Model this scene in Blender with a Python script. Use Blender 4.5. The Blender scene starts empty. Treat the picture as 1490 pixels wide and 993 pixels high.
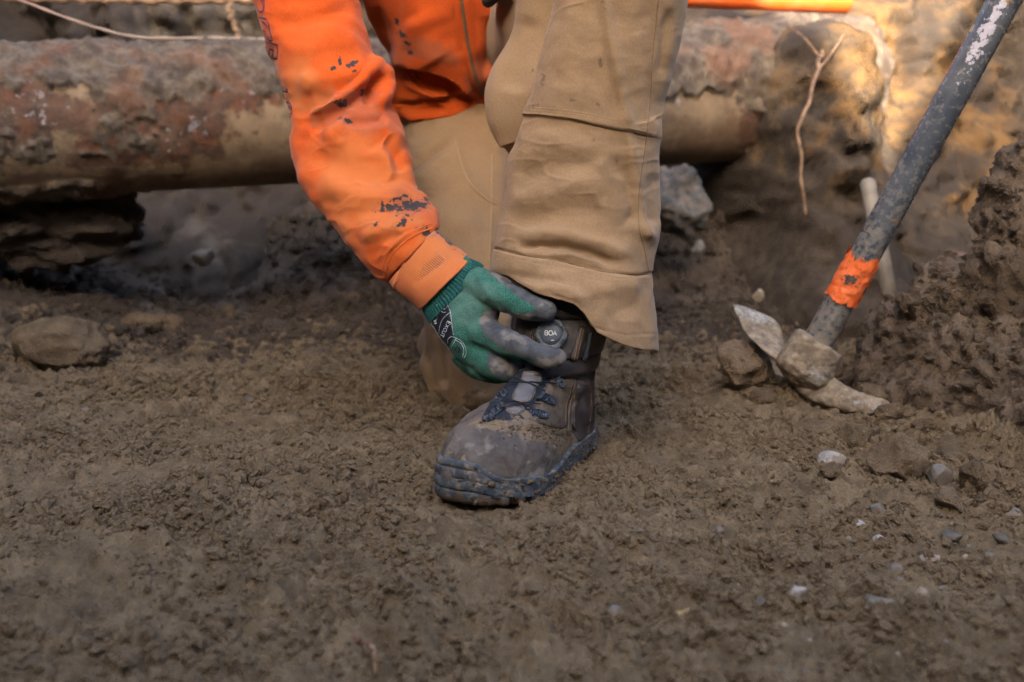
import bpy, bmesh, math, random, time
import numpy as np
from mathutils import Vector, Matrix
from mathutils.bvhtree import BVHTree
from mathutils.geometry import delaunay_2d_cdt

R = math.radians
rng = np.random.default_rng(7)
random.seed(7)
SC = bpy.context.scene
COL = SC.collection

# ------------------------------------------------------------------ camera
PITCH = R(9.9)
CAMZ = 0.36
LENS = 35.0
cam_d = bpy.data.cameras.new('camera')
cam = bpy.data.objects.new('camera', cam_d)
COL.objects.link(cam)
cam.location = (0, 0, CAMZ)
cam.rotation_euler = (math.pi / 2 - PITCH, 0, 0)
cam_d.lens = LENS
cam_d.sensor_width = 36
cam_d.clip_start = 0.02
cam_d.clip_end = 500
cam_d.dof.use_dof = True
cam_d.dof.focus_distance = 1.14
cam_d.dof.aperture_fstop = 4.0
SC.camera = cam

# ------------------------------------------------------------------ sky, sun, exposure
SUN_EL = R(18)
SUN_AZ = R(195)            # bearing of the sun, clockwise from +Y: behind the camera, to its left
w = bpy.data.worlds.new('World')
SC.world = w
w.use_nodes = True
wn = w.node_tree.nodes
wn.clear()
sky = wn.new('ShaderNodeTexSky')
sky.sky_type = 'NISHITA'
sky.sun_disc = False
sky.sun_elevation = SUN_EL
sky.sun_rotation = SUN_AZ
sky.air_density = 0.7
sky.dust_density = 5.0
sky.ozone_density = 0.3
bg = wn.new('ShaderNodeBackground')
bg.inputs[1].default_value = 0.15
wo = wn.new('ShaderNodeOutputWorld')
w.node_tree.links.new(sky.outputs[0], bg.inputs[0])
w.node_tree.links.new(bg.outputs[0], wo.inputs[0])
sun_d = bpy.data.lights.new('sun', 'SUN')
sun_d.energy = 2.5
sun_d.angle = R(0.5)
sun_d.color = (1.0, 0.9, 0.76)
sun = bpy.data.objects.new('sun', sun_d)
COL.objects.link(sun)
to_sun = Vector((math.sin(SUN_AZ) * math.cos(SUN_EL), math.cos(SUN_AZ) * math.cos(SUN_EL), math.sin(SUN_EL)))
sun.rotation_euler = to_sun.to_track_quat('Z', 'Y').to_euler()
sun.location = to_sun * 8
SC.view_settings.view_transform = 'Standard'
SC.view_settings.look = 'None'
SC.view_settings.gamma = 1
SC.view_settings.use_curve_mapping = False
SC.view_settings.exposure = 3.27
SC.cycles.use_denoising = True
SC.cycles.denoiser = 'OPENIMAGEDENOISE'
SC.cycles.denoising_prefilter = 'NONE'
SC.cycles.sample_clamp_indirect = 0.15
SC.cycles.use_adaptive_sampling = False
SC.cycles.max_bounces = 6
SC.cycles.diffuse_bounces = 2
SC.cycles.caustics_reflective = False
SC.cycles.caustics_refractive = False

# ------------------------------------------------------------------ pixels <-> space (photo is 1490 x 993)
FPX = 1490 * LENS / 36
CX, CY = 745.0, 496.5
cp, sp = math.cos(PITCH), math.sin(PITCH)
CAM = np.array([0, 0, CAMZ])

def ray(px, py):
    u = (np.asarray(px, float) - CX) / FPX
    v = (CY - np.asarray(py, float)) / FPX
    return np.stack([u, cp + v * sp, -sp + v * cp], -1)

def pix(px, py, Y):
    d = ray(px, py)
    return CAM + d * (np.asarray(Y, float) / d[..., 1])[..., None]

def gpix(px, py, z=0.0):
    """where the pixel's ray meets height z"""
    d = ray(px, py)
    return CAM + d * ((z - CAMZ) / d[..., 2])[..., None]

def proj(P):
    Q = np.asarray(P) - CAM
    zc = Q[..., 1] * cp - Q[..., 2] * sp
    up = Q[..., 1] * sp + Q[..., 2] * cp
    return np.stack([CX + FPX * Q[..., 0] / zc, CY - FPX * up / zc], -1)

# ------------------------------------------------------------------ noise
_perm = rng.permutation(256).astype(np.int64)
_grad = rng.normal(size=(256, 3))
_grad /= np.linalg.norm(_grad, axis=1)[:, None]
_rnd = rng.random((256, 4))

def perlin(P):
    P = np.asarray(P, float)
    i = np.floor(P).astype(np.int64)
    f = P - i
    u = f * f * f * (f * (f * 6 - 15) + 10)
    out = np.zeros(len(P))
    for dx in (0, 1):
        wx = u[:, 0] if dx else 1 - u[:, 0]
        hx = _perm[(i[:, 0] + dx) & 255]
        for dy in (0, 1):
            wy = wx * (u[:, 1] if dy else 1 - u[:, 1])
            hy = _perm[(hx + i[:, 1] + dy) & 255]
            for dz in (0, 1):
                wz = wy * (u[:, 2] if dz else 1 - u[:, 2])
                g = _grad[_perm[(hy + i[:, 2] + dz) & 255]]
                out += wz * (g[:, 0] * (f[:, 0] - dx) + g[:, 1] * (f[:, 1] - dy) + g[:, 2] * (f[:, 2] - dz))
    return out * 1.6

def fbm(P, scale, octv=4, gain=0.5, seed=0.0):
    P = np.asarray(P, float) / scale + np.array([seed * 17.3, seed * 5.1, seed * 9.7])
    o = np.zeros(len(P)); a = 1.0
    for _ in range(octv):
        o += a * perlin(P); P = P * 2.03 + 11.7; a *= gain
    return o

def lumps(XY, scale, seed=0, rmin=0.2, rmax=0.62):
    """rounded clods: for each point the tallest dome of the nearby cells, 0..1 times its own random height"""
    P = np.asarray(XY, float) / scale + seed * 13.37
    i = np.floor(P).astype(np.int64)
    best = np.zeros(len(P))
    for dx in (-1, 0, 1):
        for dy in (-1, 0, 1):
            cx = i[:, 0] + dx; cy = i[:, 1] + dy
            h = _perm[(_perm[(cx + seed * 31) & 255] + cy) & 255]
            r4 = _rnd[h]
            r = rmin + (rmax - rmin) * r4[:, 2] ** 2
            ddx = P[:, 0] - cx - r4[:, 0]; ddy = P[:, 1] - cy - r4[:, 1]
            d2 = (ddx * ddx * (0.7 + 0.6 * r4[:, 3]) + ddy * ddy) / (r * r)
            best = np.maximum(best, np.sqrt(np.clip(1 - d2, 0, 1)) * r / rmax)
    return best

def sstep(a, b, x):
    t = np.clip((x - a) / (b - a), 0, 1)
    return t * t * (3 - 2 * t)

# ------------------------------------------------------------------ objects
def empty(name, loc=(0, 0, 0)):
    o = bpy.data.objects.new(name, None)
    o.location = loc
    o.empty_display_size = 0.05
    COL.objects.link(o)
    return o

def tag(o, label=None, cat=None, group=None, kind=None):
    if label: o['label'] = label
    if cat: o['category'] = cat
    if group: o['group'] = group
    if kind: o['kind'] = kind
    return o

def link(name, me, mat=None, parent=None):
    o = bpy.data.objects.new(name, me)
    COL.objects.link(o)
    if mat is not None:
        me.materials.clear(); me.materials.append(mat)
    if parent is not None:
        o.parent = parent
        if parent.type == 'EMPTY':
            o.matrix_parent_inverse = Matrix.Translation(parent.location).inverted()
    return o

def mesh(name, V, F, smooth=True, attrs=None):
    """V (n,3); F an (m,3) or (m,4) array, or a list of tuples"""
    me = bpy.data.meshes.new(name)
    V = np.asarray(V, np.float32).reshape(-1, 3)
    if isinstance(F, np.ndarray):
        k = F.shape[1]
        me.vertices.add(len(V)); me.vertices.foreach_set('co', V.ravel())
        me.loops.add(F.size); me.loops.foreach_set('vertex_index', F.astype(np.int32).ravel())
        me.polygons.add(len(F))
        me.polygons.foreach_set('loop_start', np.arange(0, F.size, k, dtype=np.int32))
        me.update(calc_edges=True)
    else:
        me.from_pydata(V.tolist(), [], F)
    if smooth:
        me.polygons.foreach_set('use_smooth', np.ones(len(me.polygons), bool))
    for k, a in (attrs or {}).items():
        at = me.attributes.new(k, 'FLOAT', 'POINT')
        at.data.foreach_set('value', np.asarray(a, np.float32).ravel())
    me.update()
    return me

def gridF(nv, nu, wrap=False, flip=False):
    """quads of an (nv, nu) grid of vertices"""
    j, i = np.meshgrid(np.arange(nv - 1), np.arange(nu if wrap else nu - 1), indexing='ij')
    i2 = (i + 1) % nu
    q = np.stack([j * nu + i, j * nu + i2, (j + 1) * nu + i2, (j + 1) * nu + i], -1).reshape(-1, 4)
    return q[:, ::-1] if flip else q

def gridN(P, wrap=False):
    """normals of a grid (nv,nu,3)"""
    du = (np.roll(P, -1, 1) - np.roll(P, 1, 1)) if wrap else np.gradient(P, axis=1)
    dv = np.gradient(P, axis=0)
    n = np.cross(du, dv)
    return n / (np.linalg.norm(n, axis=-1, keepdims=True) + 1e-12)

def catmull(A, n):
    """A (k,m) control rows -> n rows, evenly by chord length of the first columns"""
    A = np.asarray(A, float)
    k = len(A)
    seg = np.linalg.norm(np.diff(A[:, :4] if A.shape[1] >= 4 else A, axis=0), axis=1) + 1e-6
    t = np.concatenate([[0], np.cumsum(seg)])
    s = np.linspace(0, t[-1], n)
    out = np.zeros((n, A.shape[1]))
    # monotone-ish Hermite with finite-difference tangents
    m = np.zeros_like(A)
    m[1:-1] = (A[2:] - A[:-2]) / (t[2:] - t[:-2])[:, None]
    m[0] = (A[1] - A[0]) / seg[0]; m[-1] = (A[-1] - A[-2]) / seg[-1]
    j = np.clip(np.searchsorted(t, s, side='right') - 1, 0, k - 2)
    h = seg[j][:, None]; x = ((s - t[j]) / seg[j])[:, None]
    out = ((2 * x**3 - 3 * x**2 + 1) * A[j] + (x**3 - 2 * x**2 + x) * h * m[j]
           + (-2 * x**3 + 3 * x**2) * A[j + 1] + (x**3 - x**2) * h * m[j + 1])
    return out

def loft(st, nv=60, nu=48, ex=1.0):
    """stations (lx,ly,rx,ry,Y,thick[,Yr]) in photo pixels and metres of depth -> grid (nv,nu,3), closed round u.
    u=0 at the right edge, going over the side that faces the camera first"""
    A = [list(s) + ([s[4]] if len(s) == 6 else []) for s in st]
    A = catmull(A, nv)
    L = pix(A[:, 0], A[:, 1], A[:, 4]); Rr = pix(A[:, 2], A[:, 3], A[:, 6])
    C = (L + Rr) / 2; a = (Rr - L) / 2
    la = np.linalg.norm(a, axis=1, keepdims=True)
    ah = a / la
    V = C - CAM; V /= np.linalg.norm(V, axis=1, keepdims=True)
    b = V - (V * ah).sum(1, keepdims=True) * ah
    b /= np.linalg.norm(b, axis=1, keepdims=True)
    b *= la * A[:, 5:6]
    th = np.linspace(0, 2 * math.pi, nu, endpoint=False)
    c = np.sign(np.cos(th)) * np.abs(np.cos(th)) ** ex; s = np.sign(np.sin(th)) * np.abs(np.sin(th)) ** ex
    return C[:, None] + a[:, None] * c[None, :, None] - b[:, None] * s[None, :, None]

def outward(P):
    """normals of a closed loft, pointing outwards"""
    n = gridN(P, True)
    c = P.mean(1, keepdims=True)
    if ((P - c) * n).sum() < 0:
        n = -n
    return n

def polydist(q, line, taper=True):
    """distance of pixels q (n,2) to a polyline, the signed side and the 0..1 place along it"""
    q = np.asarray(q); line = np.asarray(line, float)
    best = np.full(len(q), 1e9); side = np.zeros(len(q)); along = np.zeros(len(q))
    segl = np.linalg.norm(np.diff(line, axis=0), axis=1); cum = np.concatenate([[0], np.cumsum(segl)])
    for k in range(len(line) - 1):
        a = line[k]; d = line[k + 1] - a; L = segl[k]
        t = np.clip(((q - a) @ d) / (L * L), 0, 1)
        r = q - a - t[:, None] * d
        dist = np.linalg.norm(r, axis=1)
        m = dist < best
        best[m] = dist[m]
        side[m] = np.sign(d[0] * r[m, 1] - d[1] * r[m, 0])
        along[m] = (cum[k] + t[m] * L) / cum[-1]
    return best, side, along

def fold(P, N, folds):
    """push the camera-facing side of a surface in and out along folds drawn in photo pixels.
    ('r', line, width_px, amp) a rounded ridge (or valley); ('s', line, width_px, amp, reach_px) a lip:
    the side to the right of the line's direction (on screen) stands proud and settles back over reach_px"""
    shp = P.shape
    Pf = P.reshape(-1, 3); Nf = N.reshape(-1, 3)
    q = proj(Pf)
    V = CAM - Pf; V /= np.linalg.norm(V, axis=1, keepdims=True)
    front = sstep(-0.15, 0.25, (V * Nf).sum(1))
    D = np.zeros(len(Pf))
    for f in folds:
        d, s, al = polydist(q, f[1])
        tp = sstep(0, 0.18, al) * sstep(1, 0.82, al)
        if f[0] == 'r':
            D += f[3] * np.exp(-(d / f[2]) ** 2) * tp
        elif f[0] == 'R':
            D += f[3] * np.exp(-(d / f[2]) ** 2)
        else:
            sd = d * s
            t0 = tp if f[0] == 's' else 1.0
            D += f[3] * sstep(-f[2], f[2], sd) * np.exp(-np.clip(sd, 0, None) / f[4]) * t0
    return (Pf + Nf * (D * front)[:, None]).reshape(shp)

def close_ends(P, both=True):
    """vertex array and faces of a closed loft with both ends capped"""
    nv, nu = P.shape[:2]
    V = P.reshape(-1, 3)
    F = gridF(nv, nu, True)
    V = np.vstack([V, P[0].mean(0), P[-1].mean(0)])
    a = nv * nu; b = a + 1
    i = np.arange(nu); i2 = (i + 1) % nu
    t0 = np.stack([np.full(nu, a), i2, i, i], -1)
    t1 = np.stack([np.full(nu, b), (nv - 1) * nu + i, (nv - 1) * nu + i2, (nv - 1) * nu + i2], -1)
    Fl = [tuple(x) for x in F.tolist()] + [(x[0], x[1], x[2]) for x in t0.tolist()] + [(x[0], x[1], x[2]) for x in t1.tolist()]
    return V, Fl

def tube(pts, rad, n=8, flat=1.0, nrm=None):
    """tube along points with rounded closed ends -> V, F list"""
    pts = np.asarray(pts, float)
    k = len(pts)
    rad = np.broadcast_to(np.asarray(rad, float), (k,)).copy()
    T = np.gradient(pts, axis=0) if k > 1 else np.array([[0, 0, 1.0]])
    T /= np.linalg.norm(T, axis=1, keepdims=True) + 1e-12
    if nrm is None:
        up = np.array([0.31, -0.83, 0.46])
        B = np.cross(T, up); B /= np.linalg.norm(B, axis=1, keepdims=True) + 1e-12
        Nn = np.cross(B, T)
    else:
        Nn = np.asarray(nrm) - (np.asarray(nrm) * T).sum(1, keepdims=True) * T
        Nn /= np.linalg.norm(Nn, axis=1, keepdims=True) + 1e-12
        B = np.cross(T, Nn)
    th = np.linspace(0, 2 * math.pi, n, endpoint=False)
    P = pts[:, None] + rad[:, None, None] * (B[:, None] * np.cos(th)[None, :, None] + flat * Nn[:, None] * np.sin(th)[None, :, None])
    return close_ends(P)

def merge(parts):
    V = []; F = []; o = 0
    for v, f in parts:
        v = np.asarray(v); V.append(v)
        F += [tuple(int(i) + o for i in t) for t in (f.tolist() if isinstance(f, np.ndarray) else f)]
        o += len(v)
    return np.vstack(V), F

def bvh_of(V, F):
    return BVHTree.FromPolygons([tuple(v) for v in np.asarray(V).tolist()], [tuple(f) for f in (F.tolist() if isinstance(F, np.ndarray) else F)])

def me_arrays(me):
    V = np.zeros(len(me.vertices) * 3, np.float32); me.vertices.foreach_get('co', V)
    return V.reshape(-1, 3).astype(float), [tuple(p.vertices) for p in me.polygons]

def remeshed(parts, voxel, smooth=6, fac=0.5):
    V, F = merge(parts)
    me = mesh('tmp', V, F)
    bm = bmesh.new(); bm.from_mesh(me)
    bmesh.ops.recalc_face_normals(bm, faces=bm.faces); bm.to_mesh(me); bm.free()
    o = bpy.data.objects.new('tmp', me); COL.objects.link(o)
    m = o.modifiers.new('r', 'REMESH'); m.mode = 'VOXEL'; m.voxel_size = voxel
    if smooth:
        s = o.modifiers.new('s', 'SMOOTH'); s.iterations = smooth; s.factor = fac
    dg = bpy.context.evaluated_depsgraph_get()
    me2 = bpy.data.meshes.new_from_object(o.evaluated_get(dg))
    bpy.data.objects.remove(o)
    V = np.zeros(len(me2.vertices) * 3, np.float32); me2.vertices.foreach_get('co', V)
    F = np.zeros(len(me2.loops), np.int32); me2.loops.foreach_get('vertex_index', F)
    N = np.zeros(len(me2.vertices) * 3, np.float32); me2.vertex_normals.foreach_get('vector', N)
    return V.reshape(-1, 3).astype(float), F.reshape(-1, 4), N.reshape(-1, 3).astype(float)

def on_surface(bvh, q, lift=0.0):
    """pixels -> points and normals where the view rays meet the surface"""
    P = []; N = []
    for x, y in q:
        d = ray(x, y); d = Vector(d).normalized()
        h = bvh.ray_cast(Vector(CAM), d)
        for k in range(1, 26):
            if h[0] is not None: break
            h = bvh.ray_cast(Vector(CAM), Vector(ray(x + k, y)).normalized())
        if h[0] is None:
            near = bvh.find_nearest(P[-1] if P else Vector(pix(x, y, 1.2)))
            h = (near[0], near[1])
        n = h[1] if h[1].dot(d) < 0 else -h[1]
        P.append(Vector(h[0]) + n * lift); N.append(n)
    return np.array(P), np.array(N)

def dense(line, step=2.0):
    line = np.asarray(line, float)
    seg = np.linalg.norm(np.diff(line, axis=0), axis=1); c = np.concatenate([[0], np.cumsum(seg)])
    n = max(2, int(c[-1] / step) + 1)
    s = np.linspace(0, c[-1], n)
    return np.stack([np.interp(s, c, line[:, 0]), np.interp(s, c, line[:, 1])], -1)

def smoothline(line, step=2.0):
    return dense(catmull(np.asarray(line, float), max(8, len(line) * 8)), step)

def cord(bvh, line, r, lift=0.0, n=6, flat=1.0, smooth=True, step=2.0):
    q = smoothline(line, step) if smooth and len(line) > 2 else dense(line, step)
    P, N = on_surface(bvh, q, lift)
    return tube(P, r, n, flat, N)

def dashes(bvh, line, r, dash=4.0, gap=2.5, lift=0.0003, smooth=True):
    q = smoothline(line, 0.5) if smooth and len(line) > 2 else dense(line, 0.5)
    out = []; k = 0; nd = int(dash / 0.5); ng = int(gap / 0.5)
    while k + nd < len(q):
        P, N = on_surface(bvh, q[[k, k + nd // 2, k + nd]], lift)
        out.append(tube(P, r, 5, 0.7, N)); k += nd + ng
    return merge(out)

def patch(bvh, poly, step=4.0, lift=0.001, depth=0.003, smooth=True):
    """a raised panel laid on a surface, outlined in photo pixels"""
    b = np.asarray(poly, float)
    if smooth:
        b = catmull(np.vstack([b, b[:1]]), len(b) * 6)[:-1]
    lo, hi = b.min(0), b.max(0)
    gx, gy = np.meshgrid(np.arange(lo[0], hi[0], step), np.arange(lo[1], hi[1], step))
    g = np.stack([gx.ravel(), gy.ravel()], -1)
    g = g[(inside(g, b)) & (polydist(g, np.vstack([b, b[:1]]))[0] > step * 0.5)]
    pts = [Vector(p) for p in np.vstack([b, g])]
    r = delaunay_2d_cdt(pts, [(i, (i + 1) % len(b)) for i in range(len(b))], [], 1, 1e-4)
    q = np.array([tuple(v) for v in r[0]])
    P, N = on_surface(bvh, q, 0)
    dl = polydist(q, np.vstack([b, b[:1]]))[0]
    top = P + N * (lift * (0.35 + 0.65 * sstep(0, step * 0.7, dl)))[:, None]
    low = P - N * depth
    F = [tuple(f) for f in r[2]]
    # count boundary edges for the rim
    ec = {}
    for f in F:
        for k in range(len(f)):
            e = (f[k], f[(k + 1) % len(f)]); ec[e] = 1
    rim = [(a, c) for (a, c) in ec if (c, a) not in ec]
    n = len(q)
    F2 = F + [(c, a, a + n, c + n) for a, c in rim]
    return np.vstack([top, low]), F2

def inside(q, b):
    x, y = q[:, 0], q[:, 1]
    r = np.zeros(len(q), bool)
    j = len(b) - 1
    for i in range(len(b)):
        xi, yi = b[i]; xj, yj = b[j]
        c = ((yi > y) != (yj > y)) & (x < (xj - xi) * (y - yi) / (yj - yi + 1e-12) + xi)
        r ^= c; j = i
    return r

def sdpoly(q, b):
    """pixels inside positive"""
    b = np.asarray(b, float)
    d = polydist(q, np.vstack([b, b[:1]]))[0]
    return np.where(inside(q, b), d, -d)

def blobs(q, items):
    """items (x, y, rx, ry, angle_deg): largest of soft spots, 1 at the middle, 0 at the rim, negative outside"""
    o = np.full(len(q), -3.0)
    for x, y, rx, ry, a in items:
        ca, sa = math.cos(R(a)), math.sin(R(a))
        dx = q[:, 0] - x; dy = q[:, 1] - y
        u = (dx * ca + dy * sa) / rx; v = (-dx * sa + dy * ca) / ry
        o = np.maximum(o, 1 - np.sqrt(u * u + v * v))
    return o

# ------------------------------------------------------------------ materials
class NT:
    def __init__(s, name):
        s.m = bpy.data.materials.new(name); s.m.use_nodes = True
        s.t = s.m.node_tree; s.b = s.t.nodes['Principled BSDF']
        tc = s.t.nodes.new('ShaderNodeTexCoord'); s.co = tc.outputs['Object']
    def n(s, typ, **k):
        x = s.t.nodes.new(typ)
        for a, v in k.items(): setattr(x, a, v)
        return x
    def l(s, a, b): s.t.links.new(a, b)
    def put(s, sock, v):
        if hasattr(v, 'is_linked') or isinstance(v, bpy.types.NodeSocket): s.l(v, sock)
        else: sock.default_value = v
    def noise(s, scale, detail=4, rough=0.55, dist=0.0, vec=None):
        x = s.n('ShaderNodeTexNoise')
        s.l(vec or s.co, x.inputs['Vector'])
        x.inputs['Scale'].default_value = scale; x.inputs['Detail'].default_value = detail
        x.inputs['Roughness'].default_value = rough; x.inputs['Distortion'].default_value = dist
        return x.outputs['Fac']
    def mapr(s, v, a, b, c=0.0, d=1.0, smooth=True):
        x = s.n('ShaderNodeMapRange'); x.interpolation_type = 'SMOOTHSTEP' if smooth else 'LINEAR'
        s.put(x.inputs[0], v)
        for i, k in enumerate((a, b, c, d)): x.inputs[i + 1].default_value = k
        return x.outputs[0]
    def math(s, op, a, b=0.0):
        x = s.n('ShaderNodeMath', operation=op); s.put(x.inputs[0], a); s.put(x.inputs[1], b)
        return x.outputs[0]
    def mix(s, f, a, b):
        x = s.n('ShaderNodeMix', data_type='RGBA')
        s.put(x.inputs[0], f)
        for sock, v in ((x.inputs[6], a), (x.inputs[7], b)):
            if isinstance(v, tuple): sock.default_value = (*v, 1)
            else: s.l(v, sock)
        return x.outputs[2]
    def attr(s, name):
        x = s.n('ShaderNodeAttribute'); x.attribute_name = name
        return x.outputs['Fac']
    def mask(s, name, amt, scale, a=-0.05, b=0.05, detail=4):
        """attribute field, its edge broken up with noise"""
        nz = s.mapr(s.noise(scale, detail), 0.2, 0.8, -amt, amt, False)
        return s.mapr(s.math('ADD', s.attr(name), nz), a, b)
    def bump(s, h, strength=0.3, dist=0.002, prev=None):
        x = s.n('ShaderNodeBump'); s.put(x.inputs['Height'], h)
        x.inputs['Strength'].default_value = strength; x.inputs['Distance'].default_value = dist
        if prev is not None: s.l(prev, x.inputs['Normal'])
        return x.outputs[0]
    def done(s, col, rough=0.8, normal=None, spec=0.3, **k):
        if isinstance(col, tuple): s.b.inputs['Base Color'].default_value = (*col, 1)
        else: s.l(col, s.b.inputs['Base Color'])
        s.put(s.b.inputs['Roughness'], rough)
        s.b.inputs['Specular IOR Level'].default_value = spec
        if normal is not None: s.l(normal, s.b.inputs['Normal'])
        for a, v in k.items(): s.put(s.b.inputs[a.replace('_', ' ')], v)
        return s.m

def soil_mat(name, light=(0.355, 0.262, 0.158), dark=(0.10, 0.071, 0.044), warm=(0.35, 0.246, 0.139), extra=None, bump=0.6):
    t = NT(name)
    big = t.mapr(t.noise(2.2, 5, 0.6), 0.3, 0.7)
    mid = t.mapr(t.noise(28, 6, 0.65), 0.3, 0.72)
    fine = t.mapr(t.noise(260, 5, 0.7), 0.3, 0.7)
    c = t.mix(mid, dark, light)
    c = t.mix(t.math('MULTIPLY', big, 0.45), c, warm)
    c = t.mix(t.math('MULTIPLY', fine, 0.45), c, dark)  # fine dark speckle, raised to suggest shaded gaps between crumbs
    damp = t.mapr(t.noise(4.5, 5, 0.6), 0.52, 0.70)
    c = t.mix(t.math('MULTIPLY', damp, 0.45), c, dark)
    oi = t.n('ShaderNodeObjectInfo')
    c = t.mix(t.mapr(oi.outputs['Random'], 0.0, 1.0, 0.0, 0.35, False), c, dark)
    # scattered pale grains
    g = t.mapr(t.noise(330, 2, 0.5), 0.73, 0.80)
    c = t.mix(t.math('MULTIPLY', g, 0.5), c, (0.40, 0.34, 0.27))
    if extra: c = extra(t, c)
    n1 = t.bump(t.noise(110, 8, 0.72), bump, 0.012)
    n2 = t.bump(t.noise(430, 5, 0.7), bump, 0.004, n1)
    return t.done(c, 0.95, n2, 0.15)

# ================================================================== SETTING
HEEL = np.array([0.090, 1.278]); YAW = R(28)
AX = np.array([-math.sin(YAW), -math.cos(YAW)]); LAT = np.array([math.cos(YAW), -math.sin(YAW)])
BL = 0.312

def foot_mask(x, y, soft=0.05):
    """1 under the planted boot, fading out round it"""
    s = (x - HEEL[0]) * AX[0] + (y - HEEL[1]) * AX[1]
    l = (x - HEEL[0]) * LAT[0] + (y - HEEL[1]) * LAT[1]
    ds = np.maximum(np.maximum(-s, s - BL), 0); dl = np.maximum(np.abs(l) - 0.045, 0)
    return np.exp(-((ds ** 2 + dl ** 2) / soft ** 2))

def heap_d(x, y):
    d1 = (x - 0.505) * 0.878 + (y - 1.50) * 0.479
    d2 = (x - 0.53) * 0.57 - (y - 1.60) * 0.82
    k = 0.04
    h = np.clip(0.5 + 0.5 * (d2 - d1) / k, 0, 1)
    return d2 * (1 - h) + d1 * h - k * h * (1 - h)

def base_z(x, y):
    """large forms of the trench floor"""
    z = np.zeros_like(x)
    # climbs towards the far wall
    z += 0.30 * sstep(2.25, 3.15, y + 0.25 * np.sin(x * 2.1 + 0.6)) 
    # soil left standing under the old pipe at the left
    z += 0.10 * sstep(-0.65, -1.2, x + 0.25 * (y - 2.1)) * sstep(1.75, 2.2, y)
    # hump where the mattock lies
    z += 0.036 * np.exp(-(((x - 0.36) / 0.11) ** 2 + ((y - 1.47) / 0.10) ** 2))
    # apron of the heap
    z += 0.012 * sstep(-0.10, 0.05, heap_d(x, y))
    return z

def floor_z(x, y):
    P = np.stack([x, y, np.zeros_like(x)], -1); XY = P[:, :2]
    z = base_z(x, y)
    fm = foot_mask(x, y)
    rough = 0.45 + 0.55 * sstep(-0.35, 0.35, fbm(P, 0.35, 2, seed=3))
    rough += 0.8 * sstep(-0.22, -0.02, heap_d(x, y)) + 0.5 * sstep(2.0, 2.5, y)
    rough += 0.5 * sstep(1.0, 0.7, y)
    rough *= 1 - 0.85 * fm
    z += 0.022 * fbm(P, 0.45, 3, seed=1) * (1 - fm)
    z += 0.009 * fbm(P, 0.11, 3, seed=2) * rough
    wv = np.stack([fbm(P, 0.03, 2, seed=4), fbm(P, 0.03, 2, seed=5)], -1)
    q = XY + wv * 0.012 + 0.0045 * np.stack([fbm(P, 0.011, 2, seed=9), fbm(P, 0.011, 2, seed=10)], -1)
    den = sstep(-0.25, 0.45, fbm(P, 0.16, 3, seed=6))
    z += 0.020 * lumps(q, 0.055, 1, 0.1, 0.55) * den * rough
    z += 0.0165 * lumps(q, 0.026, 2, 0.15, 0.6) * (0.35 + 0.65 * den) * rough
    z += 0.0070 * lumps(q + wv * 0.006, 0.0135, 3, 0.2, 0.62) * (0.5 + 0.5 * rough)
    z += 0.0065 * fbm(P, 0.018, 3, 0.7, seed=7) * (0.5 + 0.5 * rough)
    z -= 0.010 * sstep(0.25, 0.7, np.abs(fbm(P, 0.07, 2, seed=8))) * 0.6 * rough
    f2 = foot_mask(x, y, 0.022)
    z += 0.007 * 4 * f2 * (1 - f2) * (0.6 + 0.6 * fbm(P, 0.03, 2, seed=17))
    return z

def graded(lo, a, b, hi, fine, grow, cap=0.6):
    m = np.arange(a, b, fine)
    r = []; s = fine; v = m[-1]
    while v < hi:
        s = min(s * grow, cap); v += s; r.append(v)
    l = []; s = fine; v = m[0]
    while v > lo:
        s = min(s * grow, cap); v -= s; l.append(v)
    return np.array(l[::-1] + list(m) + r)

xs = graded(-3.0, -0.95, 0.85, 3.0, 0.0029, 1.035, 0.014)
ys = graded(-2.6, 0.56, 1.62, 3.5, 0.0029, 1.03, 0.014)
ys = ys[(ys > 0.2) | (np.arange(len(ys)) % 6 == 0)]
GX, GY = np.meshgrid(xs, ys)
GZ = floor_z(GX.ravel(), GY.ravel()).reshape(GX.shape)

def gz(x, y):
    """height of the built floor at a point"""
    i = np.clip(np.searchsorted(xs, x) - 1, 0, len(xs) - 2); j = np.clip(np.searchsorted(ys, y) - 1, 0, len(ys) - 2)
    return float(GZ[j:j + 2, i:i + 2].mean())

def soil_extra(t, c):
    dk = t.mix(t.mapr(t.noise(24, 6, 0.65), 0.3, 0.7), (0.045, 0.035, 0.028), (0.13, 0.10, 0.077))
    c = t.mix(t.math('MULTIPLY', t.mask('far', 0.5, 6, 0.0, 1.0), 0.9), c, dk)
    c = t.mix(t.math('MULTIPLY', t.mask('pale', 0.9, 14, -0.1, 0.6, 6), 0.5), c, (0.21, 0.175, 0.14))
    c = t.mix(t.math('MULTIPLY', t.mask('ochre', 1.2, 14, -0.2, 1.1, 7), 0.85), c, (0.19, 0.105, 0.040))
    c = t.mix(t.math('MULTIPLY', t.mask('dark_patch', 0.5, 8, -0.2, 0.4), 0.85), c, (0.05, 0.039, 0.032))  # darkens the soil inside the drawn patches
    return c

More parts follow.
